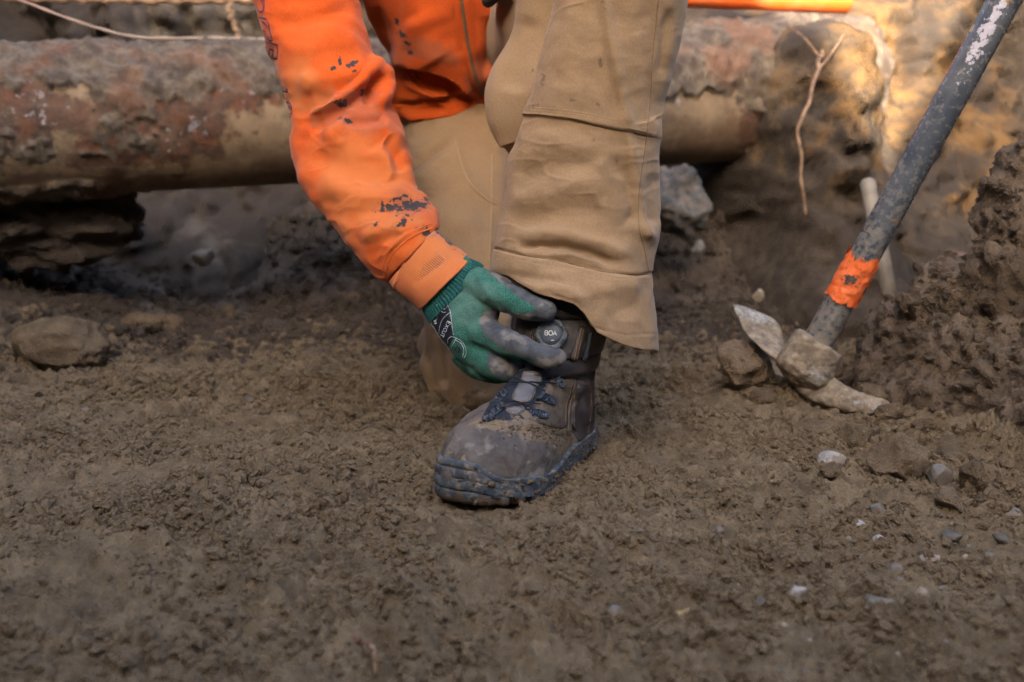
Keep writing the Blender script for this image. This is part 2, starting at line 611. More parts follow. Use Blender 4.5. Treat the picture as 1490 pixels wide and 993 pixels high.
M_soil = soil_mat('soil', extra=soil_extra)
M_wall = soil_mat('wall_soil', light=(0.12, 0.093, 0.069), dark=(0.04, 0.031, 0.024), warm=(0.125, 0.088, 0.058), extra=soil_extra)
M_heap = soil_mat('heap_soil', light=(0.31, 0.23, 0.163), dark=(0.13, 0.095, 0.068), warm=(0.31, 0.22, 0.145), bump=0.9)
M_clod = soil_mat('clod_soil', light=(0.34, 0.248, 0.157), dark=(0.13, 0.092, 0.058), warm=(0.34, 0.236, 0.137), bump=0.9)
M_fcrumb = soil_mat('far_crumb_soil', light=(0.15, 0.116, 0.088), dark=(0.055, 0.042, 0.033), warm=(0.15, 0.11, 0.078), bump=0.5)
M_crumb = soil_mat('crumb_soil', light=(0.38, 0.282, 0.174), dark=(0.125, 0.089, 0.056), warm=(0.37, 0.26, 0.15), bump=0.5)

GV = np.stack([GX, GY, GZ], -1).reshape(-1, 3)
gq = proj(GV)
front = (GV[:, 1] > 0.3)
pale = np.where(front, blobs(gq, [(190, 425, 75, 28, 10), (300, 440, 45, 15, 10)]), -3)
dark_patch = np.where(front, blobs(gq, [(130, 370, 150, 60, 0), (40, 380, 120, 70, 0), (330, 335, 170, 60, 0), (1000, 270, 90, 60, 0), (640, 330, 150, 50, 0)]), -3)
ochre = np.where(front, blobs(gq, [(1000, 888, 32, 13, 0)]), -3)
ground = link('ground', mesh('ground', GV, gridF(*GX.shape), attrs={'pale': pale, 'dark_patch': dark_patch * 0.7 - 0.1, 'ochre': ochre, 'far': 1.5 * sstep(1.55, 2.3, GV[:, 1]) - 0.25}), M_soil)
tag(ground, 'brown crumbly soil floor of the trench', kind='structure')

# ---- far wall of the trench: a sheet over (x, height), leaning back, lumpy
wx = np.arange(-2.6, 2.6, 0.0105); wz = np.concatenate([np.arange(0.0, 1.15, 0.0105), np.arange(1.15, 1.9, 0.03)])
WX, WZ = np.meshgrid(wx, wz)
def wall_y(x, z):
    P = np.stack([x, np.zeros_like(x), z], -1)
    y = 2.92 + 0.30 * z - 0.30 * (1 - sstep(0.0, 0.30, z))
    # the soil comes forward over the right end of the old pipe
    y -= 0.86 * np.exp(-((x - 0.74) / 0.24) ** 2) * sstep(0.88, 0.62, z)
    y -= 0.20 * sstep(0.8, 1.3, x) * sstep(0.9, 0.2, z)
    y += 0.16 * fbm(P, 0.55, 3, seed=11) + 0.05 * fbm(P, 0.16, 3, 0.55, seed=12)
    # torn vertical faces
    Ps = P * np.array([1, 1, 0.35])
    y += 0.07 * np.abs(fbm(Ps, 0.20, 3, seed=13))
    y -= 0.055 * lumps(np.stack([x, z], -1) + 0.03 * fbm(P, 0.1, 2, seed=14)[:, None], 0.13, 4, 0.15, 0.6)
    y -= 0.026 * lumps(np.stack([x, z], -1), 0.05, 5, 0.15, 0.6)
    y += 0.022 * fbm(P, 0.05, 4, 0.65, seed=15)
    return y
WY = wall_y(WX.ravel(), WZ.ravel()).reshape(WX.shape)
WV = np.stack([WX, WY, WZ], -1)
# top: a plateau running away
rows = [WV]
for k, (dy, dz) in enumerate([(0.15, 0.05), (0.8, 0.08), (3, 0.1), (12, 0.1), (60, 0.1)]):
    rr = WV[-1:].copy(); rr[..., 1] += dy; rr[..., 2] += dz; rows.append(rr)
WV = np.concatenate(rows, 0)
wf = WV.reshape(-1, 3); wq = proj(wf)
och = blobs(wq, [(1440, 210, 90, 110, 20), (1270, 90, 150, 150, 0), (1095, 50, 60, 40, 0)])
pal = blobs(wq, [(330, 40, 130, 60, 0), (285, 330, 40, 80, -25), (1080, 120, 130, 60, -10)]) - 0.1
drk = blobs(wq, [(60, 40, 120, 60, 0), (1060, 40, 30, 60, 0), (1180, 40, 30, 60, 20), (120, 350, 200, 90, 0), (1000, 270, 130, 50, 0), (380, 300, 160, 60, 0), (650, 300, 120, 60, 0), (1420, 130, 60, 25, 30), (1380, 250, 60, 30, -20), (1340, 60, 40, 70, 10)])
wall = link('trench_wall_far', mesh('trench_wall_far', wf, gridF(WV.shape[0], WV.shape[1]), attrs={'ochre': och, 'pale': pal, 'dark_patch': drk, 'far': np.full(len(wf), -2.)}), M_wall)
tag(wall, 'torn earth face at the back of the trench', kind='structure')

# ---- three unseen sides of the trench, shaped to block sun and steer sky light
def side_bank(name, path, label, dens=0.05, back=((1.0, 0.06), (6, 0.1), (60, 0.1))):
    """path: (x, y, top height); the bank leans away from the trench and runs on as a plateau"""
    A = catmull(np.array(path, float), int(sum(math.dist(path[i][:2], path[i + 1][:2]) for i in range(len(path) - 1)) / dens))
    t = np.gradient(A[:, :2], axis=0); t /= np.linalg.norm(t, axis=1, keepdims=True)
    nrm = np.stack([-t[:, 1], t[:, 0]], -1)          # away from the trench
    vs = np.linspace(0, 1, 46)
    P = np.zeros((len(vs) + 3, len(A), 3))
    for j, v in enumerate(vs):
        P[j, :, :2] = A[:, :2] + nrm * (0.35 * v + 0.02)
        P[j, :, 2] = -0.05 + (A[:, 2] + 0.05) * v
    for j, (o, dz) in enumerate(back):
        P[len(vs) + j, :, :2] = A[:, :2] + nrm * (0.37 + o); P[len(vs) + j, :, 2] = A[:, 2] + dz
    f = P[:len(vs)].reshape(-1, 3)
    d = 0.14 * fbm(f, 0.6, 4, seed=21) + 0.03 * fbm(f, 0.12, 3, seed=22)
    f[:, :2] += np.tile(nrm, (len(vs), 1)) * d[:, None]
    P[:len(vs)] = f.reshape(len(vs), len(A), 3)
    V = P.reshape(-1, 3)
    z = np.full(len(V), -3.0)
    o = link(name, mesh(name, V, gridF(P.shape[0], P.shape[1]), attrs={'ochre': z, 'pale': z, 'dark_patch': z, 'far': z}), M_wall)
    return tag(o, label, kind='structure')
side_bank('trench_wall_left', [(-2.1, -2.0, 3.3), (-1.9, -0.5, 3.4), (-1.85, 1.0, 3.4), (-2.0, 3.6, 2.9)], 'unseen earth side of the trench, raised to block sky light')  # unseen; raised and moved in to block sky from the left
side_bank('trench_wall_right', [(2.0, 3.6, 1.5), (1.75, 2.4, 1.3), (1.75, 1.0, 1.25), (2.0, -0.8, 1.6), (2.1, -2.0, 2.6)], 'earth side of the trench behind the soil heap')  # unseen; kept low so sky light enters from the right
NOTCH = [(2.4, -2.0, 3.0), (1.4, -2.02, 3.0), (0.2, -2.0, 3.05), (-0.10, -2.0, 2.75), (-0.22, -2.0, 2.45), (-0.34, -2.0, 2.12), (-0.42, -2.0, 1.95), (-0.50, -2.0, 2.02), (-0.58, -2.0, 2.25), (-0.75, -2.0, 2.5), (-0.95, -2.0, 2.9), (-1.4, -2.0, 3.1), (-2.5, -2.0, 3.1)]  # crest of an added bank: blocks the sun, notched for one lit patch
side_bank('shade_bank', NOTCH, 'unseen earth bank added behind the camera to shade the trench', 0.03, ((0.4, -0.25), (4, -1.6), (60, -1.7)))

# ---- the steep heap of dug soil at the right
hx = np.arange(0.36, 1.25, 0.0036); hy = np.arange(0.80, 2.15, 0.0042)
HX, HY = np.meshgrid(hx, hy)
def heap_z(x, y):
    d = heap_d(x, y)
    P = np.stack([x, y, np.zeros_like(x)], -1)
    d = d + 0.018 * fbm(P, 0.30, 2, seed=31)
    z = np.where(d > 0, 1.55 * np.clip(d, 0, None) ** 1.03, 0.6 * d)
    z = z + 0.34 * sstep(0.205, 0.285, d)
    z = np.where(z > 0.75, 0.75 + (z - 0.75) * 0.25, z)
    return z
HZ = heap_z(HX.ravel(), HY.ravel())
HP = np.stack([HX.ravel(), HY.ravel(), HZ], -1).reshape(*HX.shape, 3)
Nh = gridN(HP)
Nh = np.where(Nh[..., 2:3] < 0, -Nh, Nh)
f = HP.reshape(-1, 3); nf = Nh.reshape(-1, 3)
ef = np.stack([-0.479 * f[:, 0] + 0.878 * f[:, 1], 1.8 * heap_d(f[:, 0], f[:, 1])], -1)
wv = np.stack([fbm(f, 0.05, 2, seed=32), fbm(f, 0.05, 2, seed=33)], -1)
amp = sstep(-0.03, 0.08, heap_d(f[:, 0], f[:, 1]))
dd = (0.050 * fbm(f, 0.17, 3, seed=34) + 0.040 * lumps(ef + wv * 0.03, 0.12, 6, 0.15, 0.6)
      + 0.022 * lumps(ef + wv * 0.016, 0.045, 7, 0.15, 0.6) + 0.014 * lumps(ef + wv * 0.008, 0.02, 8, 0.2, 0.6)
      + 0.009 * fbm(f, 0.04, 3, 0.6, seed=35))
f = f + nf * (dd * (0.15 + 0.85 * amp))[:, None]
f[:, 2] -= 0.012 * (1 - amp)
f_heap = f
heap = link('soil_heap', mesh('soil_heap', f, gridF(*HX.shape)), M_heap)
tag(heap, 'steep heap of dark crumbly soil rising beside the mattock', 'soil heap')
heap_bvh = bvh_of(f[::1], gridF(*HX.shape))

def surf(x, y):
    """top of floor or heap"""
    z = gz(x, y)
    h = heap_bvh.ray_cast(Vector((x, y, 3)), Vector((0, 0, -1)))
    return max(z, h[0].z) if h[0] is not None else z

def surf_hit(px, py):
    """where a pixel's ray first meets floor or heap"""
    d = ray(px, py); t = 0.55
    hh = heap_bvh.ray_cast(Vector(CAM), Vector(d).normalized())
    for _ in range(1500):
        p = CAM + d * t
        if p[1] > 3.2 or gz(p[0], p[1]) >= p[2]: break
        t += 0.002
    if hh[0] is not None and hh[0].y < p[1]: p = np.array(hh[0])
    return p

# ================================================================== OLD PIPE
def pipe_axis(x):
    return np.stack([x, 2.07 + 0.276 * (x + 1.064), 0.443 + 0.05 * (x + 1.064)], -1)
PR = 0.148
old_pipe = empty('old_pipe', tuple(pipe_axis(np.array(-0.3)) - np.array([0, 0, PR])))
tag(old_pipe, 'old rusty tan pipe caked with soil, crossing the trench behind the worker', 'pipe')
nx, na = 620, 200
px_ = np.linspace(-1.75, 0.86, nx); th = np.linspace(0, 2 * math.pi, na, endpoint=False)
C = pipe_axis(px_)
T = np.array([1, 0.276, 0.05]); T /= np.linalg.norm(T)
B1 = np.cross(T, [0, 0, 1]); B1 /= np.linalg.norm(B1); B2 = np.cross(B1, T)   # B1 points to the camera side (-y), B2 up
if B1[1] > 0: B1 = -B1
dirs = B1[None] * np.cos(th)[:, None] + B2[None] * np.sin(th)[:, None]
if dirs[np.argmax(np.sin(th))][2] < 0: dirs[:, 2] *= -1
P = C[:, None] + PR * dirs[None]
pf = P.reshape(-1, 3); nf = np.tile(dirs, (nx, 1))
up = nf[:, 2]; fr = -nf[:, 1]
q = proj(pf)
# where soil crust still clings: on top, all over the left half, not on the cleaned tan strip
n1 = fbm(pf, 0.22, 4, 0.6, seed=41)
clean = blobs(q, [(395, 205, 150, 62, 0), (1030, 182, 85, 40, 0), (100, 245, 90, 20, 0), (300, 245, 130, 22, 0), (60, 165, 95, 50, 15), (840, 200, 200, 45, 0)])
crust = 0.25 + 0.55 * up + 0.55 * n1 - 1.5 * sstep(-0.05, 0.4, clean + 0.7 * n1 + 0.5 * fbm(pf, 0.05, 3, 0.6, seed=46)) + 0.35 * sstep(300, 60, q[:, 0]) + 0.9 * sstep(1085, 1130, q[:, 0]) * (up > -0.5)
crust += 0.9 * sstep(-0.72, -0.95, up) * sstep(260, 120, q[:, 0])
cr = sstep(0.05, 0.4, crust)
disp = cr * (0.0055 + 0.008 * np.clip(fbm(pf, 0.10, 3, seed=42), -0.6, 1.5) + 0.008 * fbm(pf, 0.03, 4, 0.65, seed=43))
disp += cr * 0.014 * sstep(0.55, 0.95, up) * (0.4 + fbm(pf, 0.2, 2, seed=44)) + cr * 0.035 * sstep(940, 1080, q[:, 0]) * sstep(-0.2, 0.6, up)
rust = blobs(q, [(60, 160, 75, 50, 10), (230, 190, 120, 60, -15), (300, 150, 60, 30, 0), (1110, 190, 40, 50, 0), (150, 230, 60, 20, 0), (330, 145, 60, 30, 0)])
disp += (1 - cr) * 0.003 * fbm(pf, 0.03, 3, seed=45) * sstep(-0.2, 0.3, rust)
pf = pf + nf * disp[:, None]
white = blobs(q, [(55, 160, 75, 55, 15), (240, 205, 40, 34, 0), (985, 145, 30, 18, 0)]) - 0.75
blue = blobs(q, [(385, 110, 80, 38, -10), (60, 225, 45, 22, 0), (285, 185, 40, 24, 0)]) - 0.6
t = NT('pipe_metal')
tan = t.mix(t.mapr(t.noise(14, 5, 0.6), 0.35, 0.7), (0.30, 0.21, 0.125), (0.20, 0.135, 0.082))
tan = t.mix(t.math('MULTIPLY', t.mapr(t.noise(45, 4, 0.6), 0.62, 0.7), 0.8), tan, (0.06, 0.045, 0.035))
c = t.mix(t.mask('rust', 0.8, 16, -0.15, 0.2), tan, t.mix(t.mapr(t.noise(40, 5, 0.7), 0.35, 0.65), (0.15, 0.06, 0.028), (0.065, 0.038, 0.028)))
c = t.mix(t.math('MULTIPLY', t.mask('white', 1.7, 75, 0.2, 0.7, 6), 0.8), c, (0.40, 0.37, 0.37))
c = t.mix(t.math('MULTIPLY', t.mask('blue', 1.5, 45, 0.0, 0.4, 6), 0.6), c, (0.25, 0.26, 0.29))
so = t.mix(t.mapr(t.noise(30, 6, 0.65), 0.35, 0.7), (0.065, 0.046, 0.034), (0.165, 0.128, 0.092))
so = t.mix(t.math('MULTIPLY', t.mapr(t.noise(9, 3), 0.5, 0.66), 0.5), so, (0.19, 0.085, 0.045))
c = t.mix(t.mask('crust', 0.25, 40, 0.08, 0.2), c, so)
c = t.mix(t.math('MULTIPLY', t.mapr(t.noise(9, 7, 0.7), 0.40, 0.62), 0.7), c, so)
nb = t.bump(t.noise(60, 8, 0.7), 0.6, 0.008); nb = t.bump(t.noise(260, 5, 0.7), 0.5, 0.002, nb)
M_pipe = t.done(c, 0.8, nb, 0.3)
link('barrel', mesh('barrel', pf, gridF(nx, na, True, True), attrs={'crust': crust, 'rust': rust, 'white': white, 'blue': blue}), M_pipe, old_pipe)

# ================================================================== ORANGE PIPE, STRING, ROOT, STAKE
t = NT('orange_plastic')
nb = t.bump(t.noise(30, 3), 0.08, 0.002)
M_orange = t.done(t.mix(t.mapr(t.noise(12, 4), 0.4, 0.7), (0.80, 0.125, 0.016), (0.70, 0.17, 0.05)), 0.38, nb, 0.5)
op = empty('orange_pipe', tuple(pix(1100, 4, 2.62)))
tag(op, 'bright orange plastic pipe running out from the soil above the old pipe', 'pipe')
a, b = pix(1232, 0, 2.66), pix(560, -26, 2.42)
pts = [a + (b - a) * k for k in np.linspace(0, 1, 24)]
ro = 0.034
# a real pipe: outer skin, rim and bore
T = (b - a) / np.linalg.norm(b - a); u1 = np.cross(T, [0, 0, 1]); u1 /= np.linalg.norm(u1); u2 = np.cross(u1, T)
ang = np.linspace(0, 2 * math.pi, 40, endpoint=False)
ring = u1[None] * np.cos(ang)[:, None] + u2[None] * np.sin(ang)[:, None]
prof = [(0.25, ro - 0.004), (0.0, ro - 0.004), (-0.001, ro - 0.002), (0.0, ro), (0.004, ro + 0.0003), (0.06, ro)]
Pp = np.array([a + T * o + ring * r for o, r in prof] + [b + ring * ro])
link('tube', mesh('tube', Pp.reshape(-1, 3), gridF(len(Pp), 40, True)), M_orange, op)

t = NT('string_fibre')
M_string = t.done(t.mix(t.mapr(t.noise(1.1, 2), 0.42, 0.58), (0.52, 0.24, 0.19), (0.42, 0.31, 0.23)), 0.8, t.bump(t.noise(300, 3), 0.4, 0.002), 0.2)
s_px = [(-80, -38, 1.98), (22, -2, 2.0), (110, 31, 2.05), (190, 53, 2.10), (250, 56, 2.14), (320, 55.5, 2.2), (385, 57, 2.25), (520, 60, 2.32), (760, 55, 2.42), (1000, 42, 2.5), (1075, 30, 2.6)]
A = catmull(np.array([list(pix(*s)) for s in s_px]), 120)
line = link('string_line', mesh('string_line', *tube(A, 0.0028 + 0.0006 * np.sin(np.arange(120) * 1.7), 7)), M_string)
tag(line, 'thin sagging pinkish string stretched above the old pipe', 'string')
kn = empty('string_knot')  # placeholder removed below
bpy.data.objects.remove(kn)

t = NT('root_bark')
M_root = t.done(t.mix(t.mapr(t.noise(60, 5), 0.35, 0.65), (0.30, 0.19, 0.115), (0.16, 0.095, 0.06)), 0.85, t.bump(t.noise(150, 5, 0.7), 0.6, 0.004), 0.2)
def root(name, pts, r0, r1, label, group=None, side=None):
    A = catmull(np.array(pts, float), 46)
    A += 0.0025 * np.stack([np.sin(np.arange(46) * 0.9), np.cos(np.arange(46) * 1.3), np.sin(np.arange(46) * 1.7)], -1) * (r0 / 0.006)
    parts = [tube(A, np.linspace(r0, r1, 46), 8)]
    for sd in side or []:
        parts.append(tube(catmull(np.array(sd, float), 16), np.linspace(r1, r1 * 0.5, 16), 6))
    return tag(link(name, mesh(name, *merge(parts)), M_root), label, 'root', group)
root('hanging_root', [pix(1205, 40, 2.45), pix(1190, 100, 2.16), pix(1178, 145, 2.10), pix(1163, 185, 2.08), pix(1166, 245, 2.08), pix(1171, 315, 2.08)], 0.0058, 0.0030,
     'long pale root hanging straight down in front of the far earth face', side=[[pix(1194, 85, 2.2), pix(1170, 55, 2.25), pix(1150, 40, 2.3)], [pix(1188, 105, 2.16), pix(1212, 75, 2.2), pix(1228, 50, 2.25)]])
root('hanging_root', [pix(333, 4, 2.72), pix(338, 30, 2.70), pix(350, 60, 2.68), pix(352, 92, 2.66)], 0.008, 0.006, 'short pale root hanging above the old pipe beside the orange sleeve')
root('hanging_root', [pix(-40, -2, 2.75), pix(150, 1, 2.74), pix(260, 2, 2.73), pix(372, 1, 2.72)], 0.007, 0.009, 'pale root lying level along the top of the earth face above the string')

t = NT('stake_plastic')
M_stake = t.done(t.mix(t.mapr(t.noise(25, 5), 0.45, 0.7), (0.21, 0.18, 0.14), (0.12, 0.095, 0.07)), 0.7, None, 0.3)
A0, A1 = pix(1262, 262, 2.06), pix(1288, 398, 1.98)
stake = link('stake', mesh('stake', *tube([A0, A0 + (A1 - A0) * .03, A0 + (A1 - A0) * .5, A1, A1 + (A1 - A0) * 0.3], [0.011, 0.0155, 0.0155, 0.0155, 0.0155], 20)), M_stake)
tag(stake, 'short pale stake standing in the soil behind the mattock handle', 'stake')

# ================================================================== MATTOCK
mt = empty('mattock', tuple(pix(1170, 560, 1.42)))
tag(mt, 'muddy mattock with a black handle and torn orange tape, leaning on the soil heap', 'mattock')
H0 = pix(1178, 520, 1.425); H1 = pix(1462, 0, 1.34)
hd = (H1 - H0) / np.linalg.norm(H1 - H0)
Lh = 0.92
ss = np.linspace(0, Lh, 90)
rr = 0.0205 + 0.0012 * np.exp(-ss / 0.08)
rr[-3:] *= [0.95, 0.8, 0.45]
Hp = H0 + hd[None] * ss[:, None]
hb1 = np.cross(hd, [0, 1, 0]); hb1 /= np.linalg.norm(hb1); hb2 = np.cross(hd, hb1)
ang = np.linspace(0, 2 * math.pi, 48, endpoint=False)
ringd = hb1[None] * np.cos(ang)[:, None] + 1.12 * hb2[None] * np.sin(ang)[:, None]
HPp = Hp[:, None] + rr[:, None, None] * ringd[None]
V, F = close_ends(HPp)
hq = proj(V)
Vn = np.vstack([np.tile(ringd, (90, 1)), [[0, 0, 0]] * 2])
lit = Vn @ np.array([-0.8, -0.2, 0.5])
mud = 1.0 * sstep(0.40, 0.03, (V - H0) @ hd) - 0.62
worn = blobs(hq, [(1440, 40, 95, 14, -60), (1420, 70, 70, 9, -60)]) - 0.3
t = NT('handle_fibreglass')
c = t.mix(t.mapr(t.noise(25, 4), 0.35, 0.7), (0.05, 0.06, 0.075), (0.10, 0.105, 0.115))
mk = t.mask('mud', 1.5, 120, -0.3, 1.0, 8)
c = t.mix(t.mapr(t.noise(140, 6, 0.7), 0.6, 0.68), c, (0.20, 0.17, 0.13))
c = t.mix(t.mapr(t.noise(34, 4, 0.6), 0.64, 0.70), c, (0.30, 0.19, 0.09))
c = t.mix(mk, c, (0.21, 0.175, 0.135))
wk = t.mask('worn', 1.0, 150, 0.05, 0.3, 6)
c = t.mix(wk, c, (0.42, 0.39, 0.44))
rg = t.math('ADD', t.math('MULTIPLY', mk, 0.55), 0.27)
M_handle = t.done(c, rg, t.bump(t.noise(180, 6, 0.7), 0.25, 0.0010), 0.6)
link('handle', mesh('handle', V, F, attrs={'mud': mud, 'worn': worn}), M_handle, mt)
# torn tape: a sleeve with ragged ends
ta = ((pix(1212, 432, 1.41) - H0) @ hd); tb = ((pix(1258, 372, 1.40) - H0) @ hd)
nv = 60
av = np.linspace(0, 1, nv)
TP = np.zeros((nv, 96, 3)); an = np.linspace(0, 2 * math.pi, 96, endpoint=False)
rd = hb1[None] * np.cos(an)[:, None] + 1.12 * hb2[None] * np.sin(an)[:, None]
ph = np.stack([np.cos(an), np.sin(an), np.zeros(96)], -1)
lo = ta + 0.004 * fbm(ph, 0.5, 4, 0.7, seed=51); hi = tb + 0.012 * fbm(ph, 0.7, 4, 0.7, seed=52)
for j in range(nv):
    s_ = lo + (hi - lo) * av[j]
    TP[j] = H0 + hd[None] * s_[:, None] + rd * 0.0222
tf = TP.reshape(-1, 3); rn = np.tile(rd, (nv, 1))
tf = tf + rn * (0.0012 + 0.0014 * np.clip(fbm(tf, 0.012, 3, 0.6, seed=53), -0.6, 1) + 0.002 * np.repeat(sstep(0.93, 1, av) + sstep(0.06, 0, av), 96) * np.clip(fbm(tf, 0.01, 2, seed=54), 0, 1))[:, None]
t = NT('orange_tape')
c = t.mix(t.mapr(t.noise(45, 4), 0.4, 0.7), (0.78, 0.13, 0.025), (0.80, 0.20, 0.07))
c = t.mix(t.mapr(t.noise(70, 7, 0.75, 1.2), 0.53, 0.64), c, (0.20, 0.085, 0.045))
c = t.mix(t.mask('gash', 1.2, 160, 0.15, 0.5, 7), c, (0.045, 0.035, 0.03))
M_tape = t.done(c, 0.6, t.bump(t.noise(160, 5, 0.7), 0.5, 0.0015), 0.3)
tq = proj(tf)
link('tape_band', mesh('tape_band', tf, gridF(nv, 96, True), attrs={'gash': blobs(tq, [(1237, 408, 14, 10, 20), (1262, 425, 10, 6, 0)])}), M_tape, mt)
t = NT('muddy_steel')
dirt = t.mix(t.mapr(t.noise(70, 7, 0.7), 0.35, 0.68), (0.14, 0.105, 0.073), (0.31, 0.245, 0.172))
st_ = t.mix(t.mapr(t.noise(50, 4), 0.35, 0.65), (0.24, 0.245, 0.25), (0.40, 0.40, 0.395))
mk = t.math('MULTIPLY', t.mask('bare', 1.2, 170, 0.1, 1.2, 7), 0.85)
c = t.mix(mk, dirt, st_)
M_steel = t.done(c, t.mapr(mk, 0, 1, 0.92, 0.42), t.bump(t.noise(150, 7, 0.7), 0.6, 0.003), 0.35)
def steel(name, Pg, amp=0.0015, bare=(), parent=None, sub=None):
    N_ = outward(Pg)
    f_ = Pg.reshape(-1, 3) + N_.reshape(-1, 3) * (amp * fbm(Pg.reshape(-1, 3), 0.012, 4, 0.6, seed=55))[:, None]
    V_, F_ = close_ends(f_.reshape(Pg.shape))
    return link(name, mesh(name, V_, F_, attrs={'bare': blobs(proj(V_), bare) if len(bare) else np.full(len(V_), -2.)}), M_steel, parent), (V_, F_)
eye = loft([(1172, 484, 1214, 512, 1.42, 0.9), (1165, 481, 1221, 516, 1.42, 1.0), (1160, 484, 1220, 520, 1.42, 1.05), (1148, 500, 1214, 538, 1.42, 0.95), (1136, 514, 1208, 553, 1.42, 0.85),
            (1130, 526, 1203, 566, 1.42, 0.8), (1140, 546, 1193, 576, 1.42, 0.6), (1155, 560, 1182, 576, 1.42, 0.4)], 50, 60, 0.85)
headobj, _ = steel('head', eye, 0.0020, [(1190, 545, 22, 18, 0)], mt)
pick = loft([(1152, 556, 1186, 522, 1.425, 0.7), (1170, 578, 1206, 540, 1.415, 0.7), (1192, 589, 1222, 556, 1.40, 0.7), (1222, 597, 1247, 569, 1.385, 0.65), (1254, 603, 1272, 578, 1.37, 0.6), (1280, 604, 1291, 583, 1.36, 0.55), (1293, 601, 1296, 592, 1.355, 0.5)], 60, 36, 0.8)
steel('pick_point', pick, 0.0016, [(1278, 592, 20, 8, 20), (1245, 585, 22, 6, 20)], headobj)
adze = loft([(1062, 439, 1067, 442, 1.50, 0.3, 1.50), (1068, 448, 1100, 452, 1.498, 0.12, 1.51), (1074, 462, 1129, 467, 1.49, 0.12, 1.51), (1084, 483, 1139, 490, 1.475, 0.16, 1.49), (1100, 500, 1142, 506, 1.45, 0.25, 1.47), (1122, 520, 1150, 515, 1.43, 0.45, 1.44), (1140, 535, 1165, 522, 1.42, 0.6, 1.42)], 60, 40, 0.8)
steel('adze_blade', adze, 0.0008, [(1088, 453, 46, 20, 22), (1110, 462, 26, 15, 20), (1076, 452, 20, 14, 60)], headobj)

# ================================================================== PERSON
person = empty('person', (0.02, 1.5, 0))
tag(person, 'kneeling worker in orange hoodie and tan trousers turning the dial of a muddy boot', 'person')

# ---- cloth materials
def cloth(name, c1, c2, weave=900, wear=None, sheen=0.25, bump=0.25, extra=None):
    t = NT(name)
    c = t.mix(t.mapr(t.noise(14, 5, 0.6), 0.3, 0.7), c1, c2)
    c = t.mix(t.math('MULTIPLY', t.mapr(t.noise(380, 4, 0.7), 0.3, 0.7), 0.36), c, tuple(0.55 * x for x in c1))
    if extra: c = extra(t, c)
    n = t.bump(t.noise(90, 4, 0.6), bump * 0.6, 0.002); n = t.bump(t.noise(weave, 3, 0.6), bump, 0.0008, n)
    return t.done(c, 0.92, n, 0.15, Sheen_Weight=sheen, Sheen_Roughness=0.5)
def orange_extra(t, c):
    c = t.mix(t.math('MULTIPLY', t.mapr(t.noise(22, 5, 0.7), 0.58, 0.75), 0.18), c, (0.42, 0.15, 0.06))
    c = t.mix(t.math('MULTIPLY', t.mask('haze_dirt', 0.7, 60, 0.0, 0.5), 0.45), c, (0.22, 0.11, 0.07))
    c = t.mix(t.math('MULTIPLY', t.mask('pale_arm', 0.6, 25, -0.2, 0.9, 5), 0.75), c, (0.56, 0.175, 0.05))  # paler orange in broad areas of the sleeve
    c = t.mix(t.math('MULTIPLY', t.mask('tar', 1.6, 90, -0.1, 0.9, 7), 0.35), c, (0.16, 0.07, 0.05))
    return t.mix(t.mask('tar', 1.1, 130, 0.1, 0.4, 7), c, (0.042, 0.036, 0.036))
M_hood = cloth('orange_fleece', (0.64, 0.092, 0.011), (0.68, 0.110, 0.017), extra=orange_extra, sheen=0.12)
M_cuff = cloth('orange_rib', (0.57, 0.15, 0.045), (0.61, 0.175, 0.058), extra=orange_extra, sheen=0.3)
def tan_extra(t, c):
    c = t.mix(t.math('MULTIPLY', t.mapr(t.noise(7, 6, 0.65), 0.46, 0.72), 0.5), c, (0.21, 0.13, 0.07))
    c = t.mix(t.math('MULTIPLY', t.mapr(t.noise(70, 5, 0.7), 0.62, 0.74), 0.3), c, (0.16, 0.10, 0.055))
    c = t.mix(t.math('MULTIPLY', t.mask('haze_dirt', 1.0, 45, 0.0, 1.1, 7), 0.4), c, (0.17, 0.11, 0.062))
    return t.mix(t.math('MULTIPLY', t.mask('tar', 1.5, 150, 0.2, 0.8, 7), 0.75), c, (0.12, 0.08, 0.055))
M_tan = cloth('tan_canvas', (0.305, 0.192, 0.102), (0.35, 0.23, 0.132), weave=1100, extra=tan_extra, sheen=0.12)
t = NT('orange_seam'); M_oseam = t.done((0.74, 0.16, 0.035), 0.9)
t = NT('tan_seam'); M_tseam = t.done((0.37, 0.24, 0.13), 0.9)
t = NT('tan_thread'); M_thread = t.done((0.36, 0.23, 0.12), 0.8)
t = NT('dark_thread'); M_dthread = t.done((0.19, 0.12, 0.066), 0.9)
t = NT('print_ink'); M_ink = t.done((0.075, 0.035, 0.07), 0.75)

